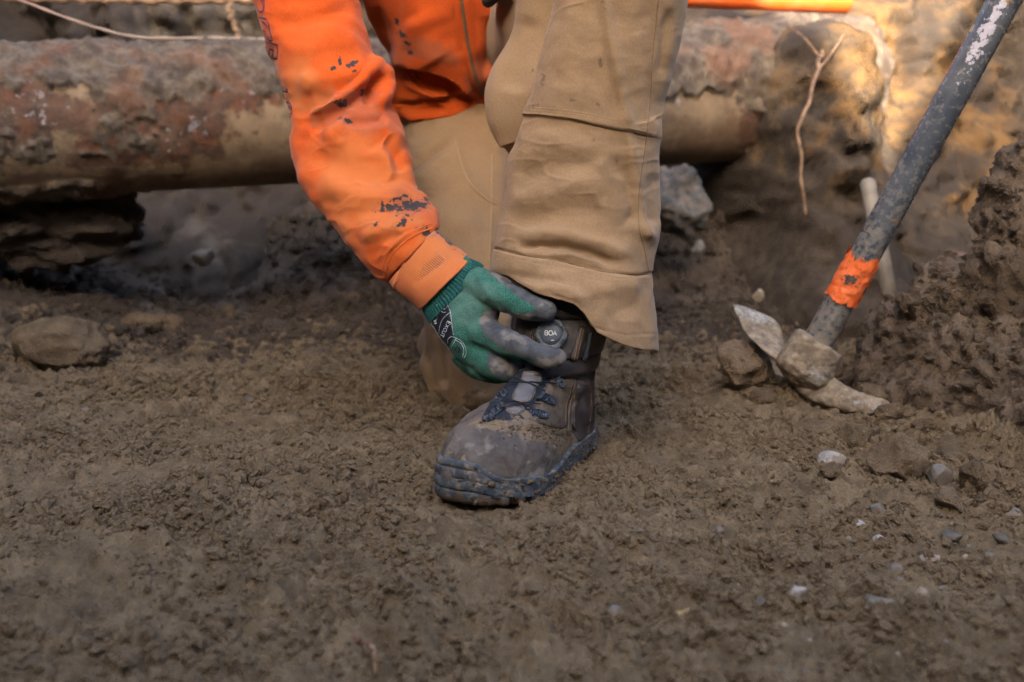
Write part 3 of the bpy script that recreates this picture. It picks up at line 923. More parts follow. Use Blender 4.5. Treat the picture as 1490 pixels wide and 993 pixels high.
def cloth_obj(name, P, mat, parent, folds=(), noise=(), tar=(), haze=(), caps=False, inner=None, crease=()):
    """loft -> cloth: drawn folds, then soft random wrinkles (scale xyz, amp, seed)"""
    N_ = outward(P)
    P = fold(P, N_, list(folds))
    f_ = P.reshape(-1, 3); n_ = outward(P).reshape(-1, 3)
    for sc, am, sd in noise:
        f_ = f_ + n_ * (am * fbm(f_ / np.asarray(sc), 1.0, 2, 0.45, seed=sd))[:, None]
    if crease:
        n_ = outward(f_.reshape(P.shape)).reshape(-1, 3)
        for sc, am, sd in crease:
            r_ = 1 - np.abs(fbm(f_ / np.asarray(sc), 1.0, 2, 0.5, seed=sd)) * 2.2
            m_ = sstep(-0.2, 0.5, fbm(f_, 0.11, 2, seed=sd + 1))
            f_ = f_ + n_ * (am * np.clip(r_, 0, 1) ** 3 * m_)[:, None]
    P = f_.reshape(P.shape)
    if inner:   # turn the open edge inwards so it has thickness
        n_ = outward(P)
        e = P[-1:]; ce = e.mean(1, keepdims=True)
        step_in = P[-1:] - n_[-1:] * inner
        back = P[-8:-7] - n_[-8:-7] * inner
        P = np.concatenate([P, e - n_[-1:] * inner * 0.4 + (P[-1:] - P[-2:-1]) * 0.4, step_in, back], 0)
    if caps:
        V_, F_ = close_ends(P)
    else:
        V_, F_ = P.reshape(-1, 3), gridF(P.shape[0], P.shape[1], True)
    q_ = proj(V_)
    cam_side = 1.0
    at = {'tar': blobs(q_, tar) if len(tar) else np.full(len(V_), -3.), 'haze_dirt': blobs(q_, haze) if len(haze) else np.full(len(V_), -3.), 'pale_arm': blobs(q_, [(525, 290, 130, 130, 50), (640, 380, 70, 60, 0), (430, 130, 60, 60, 0)])}
    me = mesh(name, V_, F_, attrs=at)
    bm = bmesh.new(); bm.from_mesh(me); bmesh.ops.recalc_face_normals(bm, faces=bm.faces); bm.to_mesh(me); bm.free()
    return link(name, me, mat, parent), (V_, F_)

# ---------------------------------------------------------------- hoodie
TAR_SLEEVE = [(600, 299, 34, 11, -8), (586, 322, 17, 7, -35), (498, 152, 10, 9, 10), (547, 327, 7, 4, -40), (513, 93, 9, 6, -20), (562, 303, 16, 7, -5), (575, 290, 14, 3, -10), (484, 100, 4, 4, 0), (495, 90, 3, 6, 0),
              (625, 345, 20, 7, 35), (528, 135, 4, 5, 0), (515, 103, 4, 3, 0), (590, 285, 5, 3, 0), (610, 275, 4, 3, 0), (505, 176, 12, 4, 20)]
sleeve_st = [(330, -190, 520, -230, 1.47, 0.95), (350, -90, 521, -95, 1.46, 0.95), (372, 0, 523, 0, 1.44, 0.95), (387, 62, 536, 52, 1.425, 0.95), (407, 118, 551, 100, 1.41, 0.95), (420, 172, 561, 142, 1.40, 0.95),
             (428, 222, 579, 180, 1.385, 0.95), (436, 264, 600, 226, 1.365, 0.95), (464, 306, 608, 264, 1.34, 0.95), (496, 348, 624, 294, 1.31, 0.95), (528, 384, 633, 316, 1.285, 0.95), (556, 408, 634, 330, 1.27, 0.93), (566, 412, 630, 334, 1.265, 0.85), (570, 412, 622, 340, 1.262, 0.6)]
Ps = loft(sleeve_st, 330, 260)
sleeve_folds = [
    ('s', [(440, 168), (470, 156), (500, 138), (522, 118), (536, 96), (545, 70)], 7, 0.013, 30),      # the roll above the elbow
    ('r', [(448, 190), (480, 172), (510, 152), (535, 128), (548, 108)], 9, -0.010),
    ('r', [(430, 120), (470, 122), (510, 112), (540, 88)], 16, 0.006),
    ('r', [(556, 95), (556, 125), (552, 150), (540, 165)], 9, 0.008),
    ('r', [(535, 110), (540, 135), (532, 158)], 7, -0.009),
    ('r', [(460, 200), (510, 190), (560, 195), (592, 215)], 16, 0.008),
    ('r', [(500, 185), (530, 183), (560, 178)], 8, -0.005),
    ('r', [(560, 205), (578, 225), (590, 250)], 8, -0.006),
    ('r', [(548, 210), (566, 240), (574, 262)], 10, 0.005),
    ('r', [(440, 230), (480, 232), (520, 250), (560, 262), (600, 262)], 18, -0.006),
    ('r', [(455, 260), (500, 282), (545, 290), (600, 285)], 20, 0.006),
    ('r', [(500, 330), (530, 310), (570, 300), (620, 300)], 13, -0.004),
    ('r', [(520, 355), (560, 335), (600, 322), (628, 318)], 12, 0.006),
    ('r', [(545, 385), (565, 362), (600, 338), (625, 330)], 6, 0.004),
    ('r', [(390, 30), (430, 34), (480, 22), (520, 10)], 14, -0.005),
    ('r', [(400, 60), (450, 70), (500, 60), (530, 45)], 22, 0.004),
    ('r', [(548, 392), (556, 370), (580, 346), (612, 333)], 3.0, -0.0022),
]
noise_s = [((0.09, 0.09, 0.06), 0.006, 61), ((0.04, 0.04, 0.028), 0.0025, 62)]
# torso
torso_st = [(455, -520, 830, -540, 1.62, 0.55), (400, -430, 880, -450, 1.60, 0.62), (405, -300, 860, -320, 1.60, 0.66), (455, -180, 830, -200, 1.62, 0.68), (500, -80, 800, -90, 1.64, 0.70), (530, 0, 782, 0, 1.665, 0.70), (548, 55, 770, 60, 1.69, 0.70), (562, 92, 756, 108, 1.71, 0.68),
            (562, 125, 744, 135, 1.73, 0.66), (556, 158, 735, 150, 1.74, 0.66), (580, 178, 730, 160, 1.745, 0.66), (592, 188, 726, 166, 1.745, 0.62), (600, 186, 720, 160, 1.745, 0.5)]
Pt = loft(torso_st, 260, 240)
torso_folds = [
    ('s', [(690, 152), (660, 118), (620, 100), (590, 90), (560, 84)], 5, 0.022, 55),
    ('r', [(565, 100), (600, 108), (640, 120), (672, 142)], 9, -0.018),
    ('r', [(590, 112), (605, 128), (630, 142), (665, 140)], 7, 0.010),
    ('r', [(560, 150), (600, 156), (650, 148), (700, 140)], 6, -0.014),
    ('r', [(580, 168), (620, 172), (660, 166), (700, 150)], 5, 0.006),
    ('r', [(570, 160), (600, 165), (650, 160)], 4, -0.008),
    ('r', [(600, 20), (620, 60), (640, 90)], 22, 0.010),
    ('r', [(540, 10), (552, 50), (562, 85)], 9, -0.012),
    ('r', [(725, 20), (718, 60), (705, 110)], 10, -0.012),
    ('r', [(735, 60), (722, 95), (712, 125)], 9, 0.012),
    ('R', [(655, -30), (662, 20), (672, 70), (685, 112), (700, 140)], 2.4, -0.004),
    ('R', [(683, -30), (688, 20), (695, 70), (704, 112), (712, 132)], 2.4, -0.004),
]
hood_tar = [(578, 32, 5, 5, 0), (584, 50, 9, 5, 40), (592, 63, 9, 3, 25), (598, 78, 8, 4, 30), (722, 68, 9, 12, -20), (726, 80, 4, 12, 0), (742, 46, 5, 4, 0), (735, 35, 6, 12, -40), (607, 115, 5, 5, 0)]
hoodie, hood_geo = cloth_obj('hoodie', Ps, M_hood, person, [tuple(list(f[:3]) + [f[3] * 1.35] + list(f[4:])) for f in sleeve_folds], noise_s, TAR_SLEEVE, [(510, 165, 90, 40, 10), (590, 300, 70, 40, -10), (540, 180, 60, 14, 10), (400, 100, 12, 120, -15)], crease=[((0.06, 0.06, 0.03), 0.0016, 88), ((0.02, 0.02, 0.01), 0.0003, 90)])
sleeve_bvh = bvh_of(*hood_geo)
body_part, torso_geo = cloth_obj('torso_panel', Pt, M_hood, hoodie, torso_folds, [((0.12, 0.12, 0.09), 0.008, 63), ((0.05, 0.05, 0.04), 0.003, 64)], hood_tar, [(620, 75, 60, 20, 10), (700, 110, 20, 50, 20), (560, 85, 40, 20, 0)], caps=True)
torso_bvh = bvh_of(*torso_geo)
# cuff: narrower ribbed band, its end rolled in
cuff_st = [(566, 410, 627, 334, 1.262, 0.8), (571, 415, 634, 336, 1.262, 0.88), (582, 424, 648, 347, 1.256, 0.9), (596, 436, 668, 362, 1.25, 0.9), (606, 446, 680, 372, 1.245, 0.9), (611, 451, 685, 377, 1.242, 0.88)]
Pc = loft(cuff_st, 70, 300)
th = np.linspace(0, 2 * math.pi, 300, endpoint=False)
Nc = outward(Pc)
Pc = Pc + Nc * (0.00035 * np.sin(th * 100))[None, :, None]
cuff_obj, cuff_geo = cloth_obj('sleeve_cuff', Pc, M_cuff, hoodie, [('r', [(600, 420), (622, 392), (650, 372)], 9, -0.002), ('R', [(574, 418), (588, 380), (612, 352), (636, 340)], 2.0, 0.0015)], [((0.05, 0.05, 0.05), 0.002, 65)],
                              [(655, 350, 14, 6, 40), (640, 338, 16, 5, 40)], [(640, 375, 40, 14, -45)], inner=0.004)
cuff_bvh = bvh_of(*cuff_geo)
# seam lines between sleeve and cuff, kangaroo-pocket edge, hem
link('seam', mesh('seam', *merge([cord(sleeve_bvh, [(561, 404), (566, 380), (584, 356), (606, 341), (629, 332)], 0.0009, 0), cord(sleeve_bvh, [(556, 398), (561, 374), (580, 350), (602, 335), (630, 325)], 0.0007, 0)])), M_oseam, hoodie)
link('zipper', mesh('zipper', *merge([cord(torso_bvh, [(668, -25), (674, 20), (682, 70), (692, 112), (704, 138)], 0.0026, 0.0003)])), M_dthread, hoodie)
link('pocket_seam', mesh('pocket_seam', *merge([cord(torso_bvh, [(595, 100), (612, 122), (636, 138), (664, 140)], 0.0011, 0), cord(torso_bvh, [(588, 104), (606, 127), (632, 143), (664, 146)], 0.0011, 0)])), M_oseam, hoodie)
# printed outline letters running down the sleeve: R P E, then the fold hides most of the rest
letters = [
    [(374, -6), (381, 2), (383, 14), (379, 18), (375, 14)], [(377, -8), (384, 2), (384, 18)],
    [(377, 25), (388, 28)], [(381, 32), (385, 34), (391, 42), (395, 54), (396, 59), (391, 59), (386, 52), (383, 43)], [(388, 28), (391, 36), (393, 46), (396, 56)], [(385, 44), (389, 53), (393, 56)],
    [(382, 60), (403, 65)], [(403, 65), (404, 74), (403, 86)], [(403, 86), (396, 85)], [(396, 85), (398, 73)], [(398, 73), (392, 72)], [(392, 72), (391, 85)], [(391, 85), (388, 84)], [(388, 84), (386, 70), (383, 69)],
    [(398, 103), (402, 104), (403, 110)], [(410, 125), (413, 130)], [(412, 133), (419, 134)], [(414, 126), (419, 132)],
    [(412, 150), (420, 149), (424, 155), (425, 165)], [(413, 155), (424, 156)], [(413, 158), (424, 159)], [(415, 166), (425, 166)], [(416, 170), (420, 168)], [(417, 150), (417, 158)], [(421, 150), (421, 158)],
]
link('sleeve_lettering', mesh('sleeve_lettering', *merge([cord(sleeve_bvh, l, 0.0012, 0.0001, 5, 0.4, step=1.5) for l in letters])), M_ink, hoodie)
# the other sleeve: down from the far shoulder, its forearm resting across the raised knee, all above the frame
arm2 = loft([(770, -430, 880, -470, 1.58, 0.9), (830, -370, 960, -390, 1.52, 0.95), (860, -290, 985, -290, 1.44, 0.95), (850, -190, 960, -160, 1.36, 0.95), (800, -150, 880, -90, 1.36, 0.95), (760, -120, 820, -60, 1.40, 0.9), (745, -105, 795, -50, 1.42, 0.8)], 90, 60)
cloth_obj('sleeve', arm2, M_hood, hoodie, [], noise_s, caps=True)
hood = loft([(560, -590, 700, -600, 1.66, 0.8), (530, -570, 740, -580, 1.66, 0.85), (520, -535, 760, -545, 1.64, 0.85), (540, -500, 750, -505, 1.62, 0.8), (600, -480, 700, -480, 1.62, 0.6)], 40, 60)
cloth_obj('hood', hood, M_hood, hoodie, [], noise_s, caps=True)

# ---------------------------------------------------------------- trousers
leg_st = [(850, -150, 960, -150, 1.215, 0.7), (826, -120, 1000, -120, 1.215, 0.85), (812, -60, 1006, -60, 1.22, 0.85), (806, 0, 999, 0, 1.225, 0.82), (786, 82, 984, 74, 1.235, 0.8), (762, 168, 963, 160, 1.245, 0.78),
          (742, 228, 957, 228, 1.25, 0.78), (733, 285, 960, 292, 1.255, 0.78), (723, 330, 959, 345, 1.256, 0.80), (717, 362, 950, 386, 1.252, 0.87), (715, 372, 948, 402, 1.25, 0.90), (713, 386, 947, 440, 1.245, 0.96, 1.255), (713, 394, 949, 488, 1.242, 0.98, 1.262), (714, 398, 949, 510, 1.242, 0.98, 1.265)]
Pl = loft(leg_st, 380, 280, 0.88)
_hq = proj(Pl); _dy = np.interp(_hq[..., 0], [714, 735, 780, 835, 850, 870, 905, 935, 951], [0, -6, -3, -13, -7, 11, 12, 6, -2])
Pl[..., 2] -= _dy * 1.2 / FPX * sstep(0.86, 1.0, np.linspace(0, 1, 380))[:, None]
leg_folds = [
    # pressed edge down the shin and the flatter side right of it
    ('R', [(872, -60), (890, 60), (905, 150), (916, 215), (926, 270), (938, 340)], 8, 0.0055),
    ('r', [(890, 40), (905, 150), (912, 190)], 16, 0.005),
    ('r', [(950, -20), (952, 60), (948, 120), (945, 190)], 16, -0.006),
    ('r', [(975, 10), (968, 70), (962, 120)], 7, -0.007),
    # knee panel edge
    ('S', [(920, 192), (880, 184), (830, 174), (790, 170), (755, 168)], 1.6, 0.0042, 60),
    # soft folds down the shin
    ('r', [(745, 268), (780, 250), (830, 238), (880, 236)], 17, -0.008),
    ('r', [(735, 300), (780, 285), (830, 272), (890, 262)], 18, 0.006),
    ('r', [(770, 200), (810, 205), (850, 225), (880, 262)], 16, 0.004),
    ('r', [(730, 318), (770, 322), (820, 312), (880, 300)], 16, -0.0055),
    ('r', [(890, 225), (912, 262), (922, 300), (918, 338)], 14, -0.009),
    ('r', [(955, 250), (946, 290), (950, 330)], 12, -0.008),
    ('r', [(915, 318), (935, 338), (958, 350)], 13, 0.006),
    # the roll that hangs over the hem band
    ('r', [(740, 345), (790, 338), (840, 345), (890, 360), (930, 380)], 11, 0.010),
    ('r', [(750, 362), (785, 356), (825, 359), (865, 370), (905, 388)], 5, -0.012),
    ('R', [(705, 358), (760, 371), (810, 378), (860, 390), (905, 399), (930, 401), (956, 396)], 1.8, -0.003),
    ('r', [(790, 372), (830, 372), (880, 386)], 5, 0.006),
    # hem band
    ('r', [(720, 395), (760, 402), (800, 408), (826, 416)], 9, -0.006),
    ('r', [(770, 425), (800, 418), (830, 424), (850, 440)], 7, 0.006),
    ('r', [(835, 445), (860, 425), (900, 415), (940, 418)], 14, 0.006),
    ('r', [(880, 470), (905, 450), (935, 445)], 12, -0.005),
    ('R', [(840, 470), (870, 478), (910, 488), (952, 486)], 1.5, -0.0012),
    ('r', [(950, 400), (946, 440), (948, 500)], 6, 0.004),
]
tr_noise = [((0.10, 0.10, 0.08), 0.003, 71), ((0.045, 0.045, 0.028), 0.0014, 72), ((0.02, 0.02, 0.014), 0.0006, 79)]
TCR = [((0.09, 0.09, 0.026), 0.0014, 84), ((0.03, 0.03, 0.012), 0.0004, 86)]
leg_tar = [(790, 115, 5, 10, 10), (874, 92, 4, 10, -20), (832, 146, 8, 2, 0), (868, 152, 9, 3, 10), (778, 155, 6, 4, -30), (864, 204, 4, 4, 0), (862, 230, 4, 4, 0), (898, 235, 4, 3, 0), (906, 158, 3, 3, 0), (880, 10, 4, 12, -15), (775, 102, 3, 5, 0), (946, 356, 2, 3, 0), (958, 172, 3, 4, 0), (938, 392, 2, 2, 0)]
trousers, leg_geo = cloth_obj('trousers', Pl, M_tan, person, [tuple(list(f[:3]) + [f[3] * (0.65 if f[0] == 'r' else 1.0)] + list(f[4:])) for f in leg_folds], tr_noise, leg_tar, [(860, 480, 150, 50, 20), (760, 400, 60, 25, 10), (835, 150, 90, 26, 5), (780, 260, 60, 40, -20), (900, 300, 40, 60, 0), (830, 360, 120, 22, 8)], inner=0.003, crease=TCR)
leg_bvh = bvh_of(*leg_geo)
# fabric of the knee bellying out at the inner side, and the thigh running back to the hip
bulge = loft([(790, -130, 860, -140, 1.27, 0.9), (762, -60, 850, -60, 1.28, 0.9), (753, 0, 850, 0, 1.285, 0.9), (742, 55, 850, 55, 1.29, 0.85), (716, 102, 850, 105, 1.295, 0.8), (704, 138, 850, 140, 1.295, 0.75), (707, 172, 830, 178, 1.292, 0.7), (721, 202, 800, 206, 1.287, 0.6), (736, 220, 785, 224, 1.28, 0.5), (745, 232, 770, 236, 1.277, 0.4)], 150, 120, 0.9)
b_o, bulge_geo = cloth_obj('knee_gusset', bulge, M_tan, trousers, [('S', [(760, 206), (738, 212), (715, 222)], 1.6, 0.004, 40), ('r', [(770, 20), (755, 80), (745, 140)], 18, -0.006), ('r', [(735, 225), (742, 218), (752, 214)], 3, -0.004)], [((0.10, 0.10, 0.08), 0.005, 73)], [(775, 102, 4, 6, 0)], caps=True)
bulge_bvh = bvh_of(*bulge_geo)
K = pix(905, -30, 1.30); HIPL = pix(760, 60, 1.80)
tt = np.linspace(0, 1, 60)[:, None]
A = K + (HIPL - K) * tt
V_, F_ = tube(A, np.concatenate([[0.03, 0.06, 0.08], np.linspace(0.09, 0.115, 57)]), 60)
V_ += 0.007 * fbm(V_, 0.1, 3, seed=74)[:, None] * np.array([1, 0.3, 1])
th_o = link('thigh', mesh('thigh', V_, F_, attrs={'tar': np.full(len(V_), -3.), 'haze_dirt': np.full(len(V_), -3.)}), M_tan, trousers)
# right-hand outer fold of the thigh, dark against the trench
ofold = loft([(950, -60, 1012, -60, 1.33, 1.0), (955, 0, 1001, 0, 1.33, 1.0), (955, 50, 991, 55, 1.33, 1.0), (950, 95, 979, 96, 1.33, 0.9), (945, 130, 968, 128, 1.33, 0.8), (942, 150, 958, 148, 1.33, 0.7)], 50, 40)
cloth_obj('outer_fold', ofold, M_tan, trousers, [('r', [(985, -10), (980, 40), (972, 90)], 6, -0.008)], [((0.06, 0.06, 0.06), 0.004, 75)], caps=True)
# kneeling leg: thigh down to the knee, then the shin lying back on the ground
kneel = loft([(590, 120, 800, 110, 1.80, 0.8), (584, 175, 775, 165, 1.77, 0.8), (578, 235, 752, 240, 1.71, 0.82), (588, 310, 745, 310, 1.65, 0.85), (602, 385, 742, 390, 1.585, 0.85), (614, 450, 745, 455, 1.54, 0.85), (624, 510, 742, 515, 1.51, 0.85), (632, 555, 738, 560, 1.49, 0.85), (648, 586, 724, 590, 1.475, 0.8), (670, 600, 706, 602, 1.47, 0.7)], 220, 160, 0.92)
kneel_folds = [('r', [(585, 260), (610, 235), (640, 215), (660, 205)], 7, -0.010), ('r', [(590, 275), (620, 250), (655, 225)], 9, 0.007), ('r', [(600, 300), (640, 280), (680, 262)], 14, -0.005),
               ('r', [(663, 208), (672, 240), (685, 268), (710, 290), (730, 300)], 3.5, 0.004), ('r', [(600, 330), (650, 330), (700, 320)], 20, 0.005), ('r', [(716, 300), (712, 350), (712, 400)], 3, 0.003),
               ('r', [(636, 470), (638, 520), (640, 570)], 9, -0.010), ('r', [(650, 480), (654, 530), (658, 580)], 10, 0.006), ('r', [(690, 500), (700, 540), (705, 580)], 10, -0.006)]
_, kneel_geo = cloth_obj('kneeling_leg', kneel, M_tan, trousers, kneel_folds, [((0.1, 0.1, 0.08), 0.006, 76), ((0.04, 0.04, 0.04), 0.002, 77)], crease=TCR, tar=[(682, 580, 14, 12, 10), (690, 572, 16, 5, -10)], caps=True)
kneel_bvh = bvh_of(*kneel_geo)
shin = np.array([pix(668, 545, 1.54), pix(655, 536, 1.66), pix(650, 520, 1.82), pix(655, 505, 2.0), pix(665, 497, 2.08)])
shin[:, 2] = [0.07, 0.07, 0.068, 0.07, 0.075]; shin[:, 0] = [-0.085, -0.085, -0.085, -0.085, -0.085]
A = catmull(shin, 50)
V_, F_ = tube(A, np.interp(np.linspace(0, 1, 50), [0, 0.15, 0.5, 1], [0.055, 0.066, 0.066, 0.066]), 50)
V_ += 0.008 * fbm(V_, 0.08, 3, seed=78)[:, None] * np.array([1, 0.3, 0.8]); V_[:, 2] = np.maximum(V_[:, 2], 0.004)
link('kneeling_shin', mesh('kneeling_shin', V_, F_, attrs={'tar': np.full(len(V_), -3.), 'haze_dirt': np.full(len(V_), -3.)}), M_tan, trousers)
pel = loft([(585, 90, 830, 70, 1.86, 0.7), (575, 150, 820, 150, 1.87, 0.75), (590, 210, 800, 215, 1.87, 0.7), (640, 250, 770, 250, 1.87, 0.5)], 40, 60)
cloth_obj('seat_panel', pel, M_tan, trousers, [], tr_noise, caps=True)
# bump on the shin side by the knee: loose cloth at the back of the kneeling leg
loose = loft([(624, 495, 650, 490, 1.57, 0.8), (614, 515, 655, 512, 1.56, 0.9), (610, 532, 660, 535, 1.55, 0.9), (617, 556, 660, 560, 1.54, 0.9), (628, 578, 665, 580, 1.535, 0.8), (640, 588, 668, 590, 1.53, 0.5)], 50, 50)
cloth_obj('loose_cloth', loose, M_tan, trousers, [], [((0.06, 0.06, 0.05), 0.004, 79)], caps=True)
# seams and stitching
def stitch(name, bvh, lines, parent, mat, r=0.00035, dash=2.6, gap=1.8, lift=0.0002):
    o = link(name, mesh(name, *merge([dashes(bvh, l, r, dash, gap, lift) for l in lines])), mat, parent); o['kind'] = 'stuff'; return o
stitch('stitching', leg_bvh, [[(766, 160), (800, 162), (850, 168), (902, 180)], [(768, 156), (800, 158), (850, 164), (900, 175)], [(718, 366), (770, 378), (820, 387), (880, 402), (946, 405)], [(719, 370), (770, 383), (820, 393), (880, 408), (946, 411)],
                              [(912, 186), (946, 194)], [(852, 470), (900, 487), (948, 492)], [(953, 10), (947, 80), (943, 150), (938, 192)], [(950, 10), (944, 80), (940, 150), (935, 192)], [(796, 60), (786, 100), (778, 150)]], trousers, M_thread)
link('seam', mesh('seam', *merge([cord(leg_bvh, [(718, 361), (770, 373), (820, 381), (880, 396), (946, 400)], 0.0007, 0.0), cord(leg_bvh, [(959, -10), (950, 80), (946, 150), (938, 220), (930, 280), (930, 330), (938, 365), (944, 396)], 0.0006, 0.0), cord(leg_bvh, [(910, 186), (950, 195)], 0.0006, 0)])), M_dthread, trousers)
stitch('stitching', bulge_bvh, [[(716, 150), (722, 180), (732, 205)], [(728, 200), (740, 207), (752, 202)]], trousers, M_thread)
link('seam', mesh('seam', *merge([cord(kneel_bvh, [(663, 206), (672, 240), (685, 268), (708, 290), (724, 298)], 0.0014, 0), cord(kneel_bvh, [(716, 225), (715, 300), (712, 380)], 0.0012, 0)])), M_tseam, trousers)

# ---------------------------------------------------------------- glove
def digit(pts, rad, n=24):
    """px, py, Y with radii in pixels -> closed tube with a round tip"""
    A = np.array([list(pix(*p)) for p in pts]); rr = np.array([r * p[2] / FPX for r, p in zip(rad, pts)])
    B = catmull(np.column_stack([A, rr]), 40)
    C, r = B[:, :3], B[:, 3]
    T = C[-1] - C[-3]; T /= np.linalg.norm(T)
    k = np.linspace(0.15, 1, 8)[:-1] * math.pi / 2
    C = np.vstack([C] + [C[39] + T * r[39] * math.sin(a) for a in k]); r = np.concatenate([r, [r[39] * math.cos(a) for a in k]])
    return tube(C, r, n)
GY0 = 1.215
palm = loft([(606, 444, 680, 370, 1.242, 0.62), (614, 448, 684, 378, 1.238, 0.62), (626, 466, 700, 388, 1.225, 0.52), (640, 492, 720, 404, 1.212, 0.46), (656, 514, 730, 424, 1.205, 0.44), (674, 528, 728, 452, 1.20, 0.44), (694, 541, 722, 474, 1.20, 0.46), (712, 548, 724, 505, 1.20, 0.5), (722, 545, 728, 515, 1.20, 0.5)], 60, 48, 0.95)
parts = [close_ends(palm),
         digit([(690, 415, 1.218), (718, 424, 1.198), (745, 437, 1.178), (772, 448, 1.160), (794, 451, 1.152)], [28, 25.5, 22, 20, 17]),            # thumb
         digit([(692, 480, 1.205), (712, 487, 1.185), (738, 499, 1.160), (766, 509, 1.143), (792, 519, 1.136), (809, 521, 1.137)], [27, 24, 20, 18, 16.5, 14]),   # index
         digit([(696, 515, 1.205), (716, 528, 1.182), (734, 538, 1.172), (747, 537, 1.186), (752, 530, 1.205), (745, 522, 1.222)], [24, 23, 20.5, 18.5, 17, 15]),  # middle, curled
         digit([(682, 515, 1.215), (700, 534, 1.205), (722, 543, 1.200), (738, 537, 1.215), (735, 525, 1.235)], [20, 19, 17, 16, 14]),            # ring
         digit([(668, 512, 1.225), (684, 530, 1.225), (700, 540, 1.225), (712, 535, 1.24), (708, 524, 1.25)], [18, 17, 15.5, 14.5, 13])]            # little
GVv, GF, GN = remeshed(parts, 0.0015, 10, 0.5)
gq = proj(GVv)
Vd = CAM - GVv; Vd /= np.linalg.norm(Vd, axis=1, keepdims=True)
facing = (Vd * GN).sum(1)
knit_poly = [(600, 445), (684, 366), (712, 398), (737, 418), (760, 436), (780, 450), (770, 457), (752, 457), (728, 449), (710, 450), (697, 462), (700, 480), (714, 497), (738, 511), (760, 520), (782, 527), (772, 532), (748, 527), (730, 519), (716, 512), (708, 520),
             (710, 536), (722, 549), (738, 552), (746, 556), (740, 570), (700, 560), (650, 530)]
knit = sdpoly(gq, knit_poly) / 8.0
knit = np.where(facing > -0.25, knit, -1.0)
# the thumb's rim rolls to the coated side
dirty = blobs(gq, [(745, 492, 30, 9, 22), (815, 522, 16, 14, 0), (735, 535, 24, 16, 20), (790, 527, 30, 7, 15), (760, 460, 22, 8, 10), (705, 462, 12, 14, 0), (800, 445, 14, 12, 0), (725, 405, 16, 7, 40)])
dusty = blobs(gq, [(690, 430, 60, 34, 25), (675, 460, 40, 30, 0)])
dd = 0.0009 * fbm(GVv, 0.012, 2, seed=81) + 0.0022 * fbm(GVv, 0.035, 2, seed=82)
GVv = GVv + GN * dd[:, None]
gl_folds = [('r', [(722, 440), (735, 452), (742, 462)], 3, -0.0015), ('r', [(768, 430), (772, 448), (768, 466)], 3, -0.0012), ('r', [(742, 485), (738, 500), (732, 515)], 3, -0.0012), ('r', [(776, 500), (772, 516), (766, 528)], 3, -0.0012), ('r', [(738, 520), (744, 530), (742, 545)], 2, -0.0018),
            ('r', [(690, 392), (705, 420), (708, 445)], 6, 0.0015), ('r', [(640, 480), (668, 500), (700, 508)], 6, -0.0012)]
GVv = fold(GVv[None], GN[None], gl_folds)[0]
t = NT('glove')
vec = t.co
k1 = t.noise(700, 2, 0.7); k2 = t.noise(1500, 2, 0.6)
kn = t.math('ADD', t.math('MULTIPLY', k1, 0.5), t.math('MULTIPLY', k2, 0.5))
c = t.mix(t.mapr(kn, 0.36, 0.64), (0.009, 0.050, 0.039), (0.052, 0.20, 0.15))
c = t.mix(t.math('MULTIPLY', t.mask('dusty', 0.5, 60, -0.2, 0.8), 0.32), c, (0.17, 0.26, 0.22))
coat = t.mix(t.mapr(t.noise(45, 5, 0.65), 0.35, 0.7), (0.050, 0.054, 0.062), (0.105, 0.109, 0.117))
coat = t.mix(t.math('MULTIPLY', t.mask('dirty', 1.0, 90, 0.1, 0.8, 7), 0.6), coat, (0.24, 0.205, 0.165))
mk = t.mask('knit', 0.35, 120, -0.06, 0.06)
c = t.mix(mk, coat, c)
nb = t.bump(kn, 0.5, 0.0010); nb = t.bump(t.noise(160, 4, 0.6), 0.35, 0.001, nb)
M_glove = t.done(c, t.mapr(mk, 0, 1, 0.62, 0.95), nb, 0.25, Sheen_Weight=0.1)
glove = link('glove', mesh('glove', GVv, GF, attrs={'knit': knit, 'dirty': dirty, 'dusty': dusty}), M_glove, person)
glove_bvh = bvh_of(GVv, GF)
# ribbed wristband
wb = loft([(608, 436, 672, 370, 1.245, 0.66), (614, 446, 681, 377, 1.241, 0.66), (622, 461, 697, 384, 1.232, 0.62), (629, 474, 706, 391, 1.224, 0.57), (632, 478, 710, 395, 1.222, 0.50)], 30, 300)
wb = wb + outward(wb) * (0.0011 + 0.0008 * np.sin(np.linspace(0, 2 * math.pi, 300, endpoint=False) * 62))[None, :, None]
t = NT('glove_rib')
M_rib = t.done(t.mix(t.mapr(t.noise(500, 3), 0.35, 0.65), (0.008, 0.05, 0.048), (0.02, 0.095, 0.085)), 0.95, t.bump(t.noise(900, 2), 0.4, 0.0006), 0.15)
# shorten the band to what shows: a slanted end
link('wristband', mesh('wristband', wb.reshape(-1, 3)[: 300 * 24], gridF(24, 300, True)), M_rib, glove)
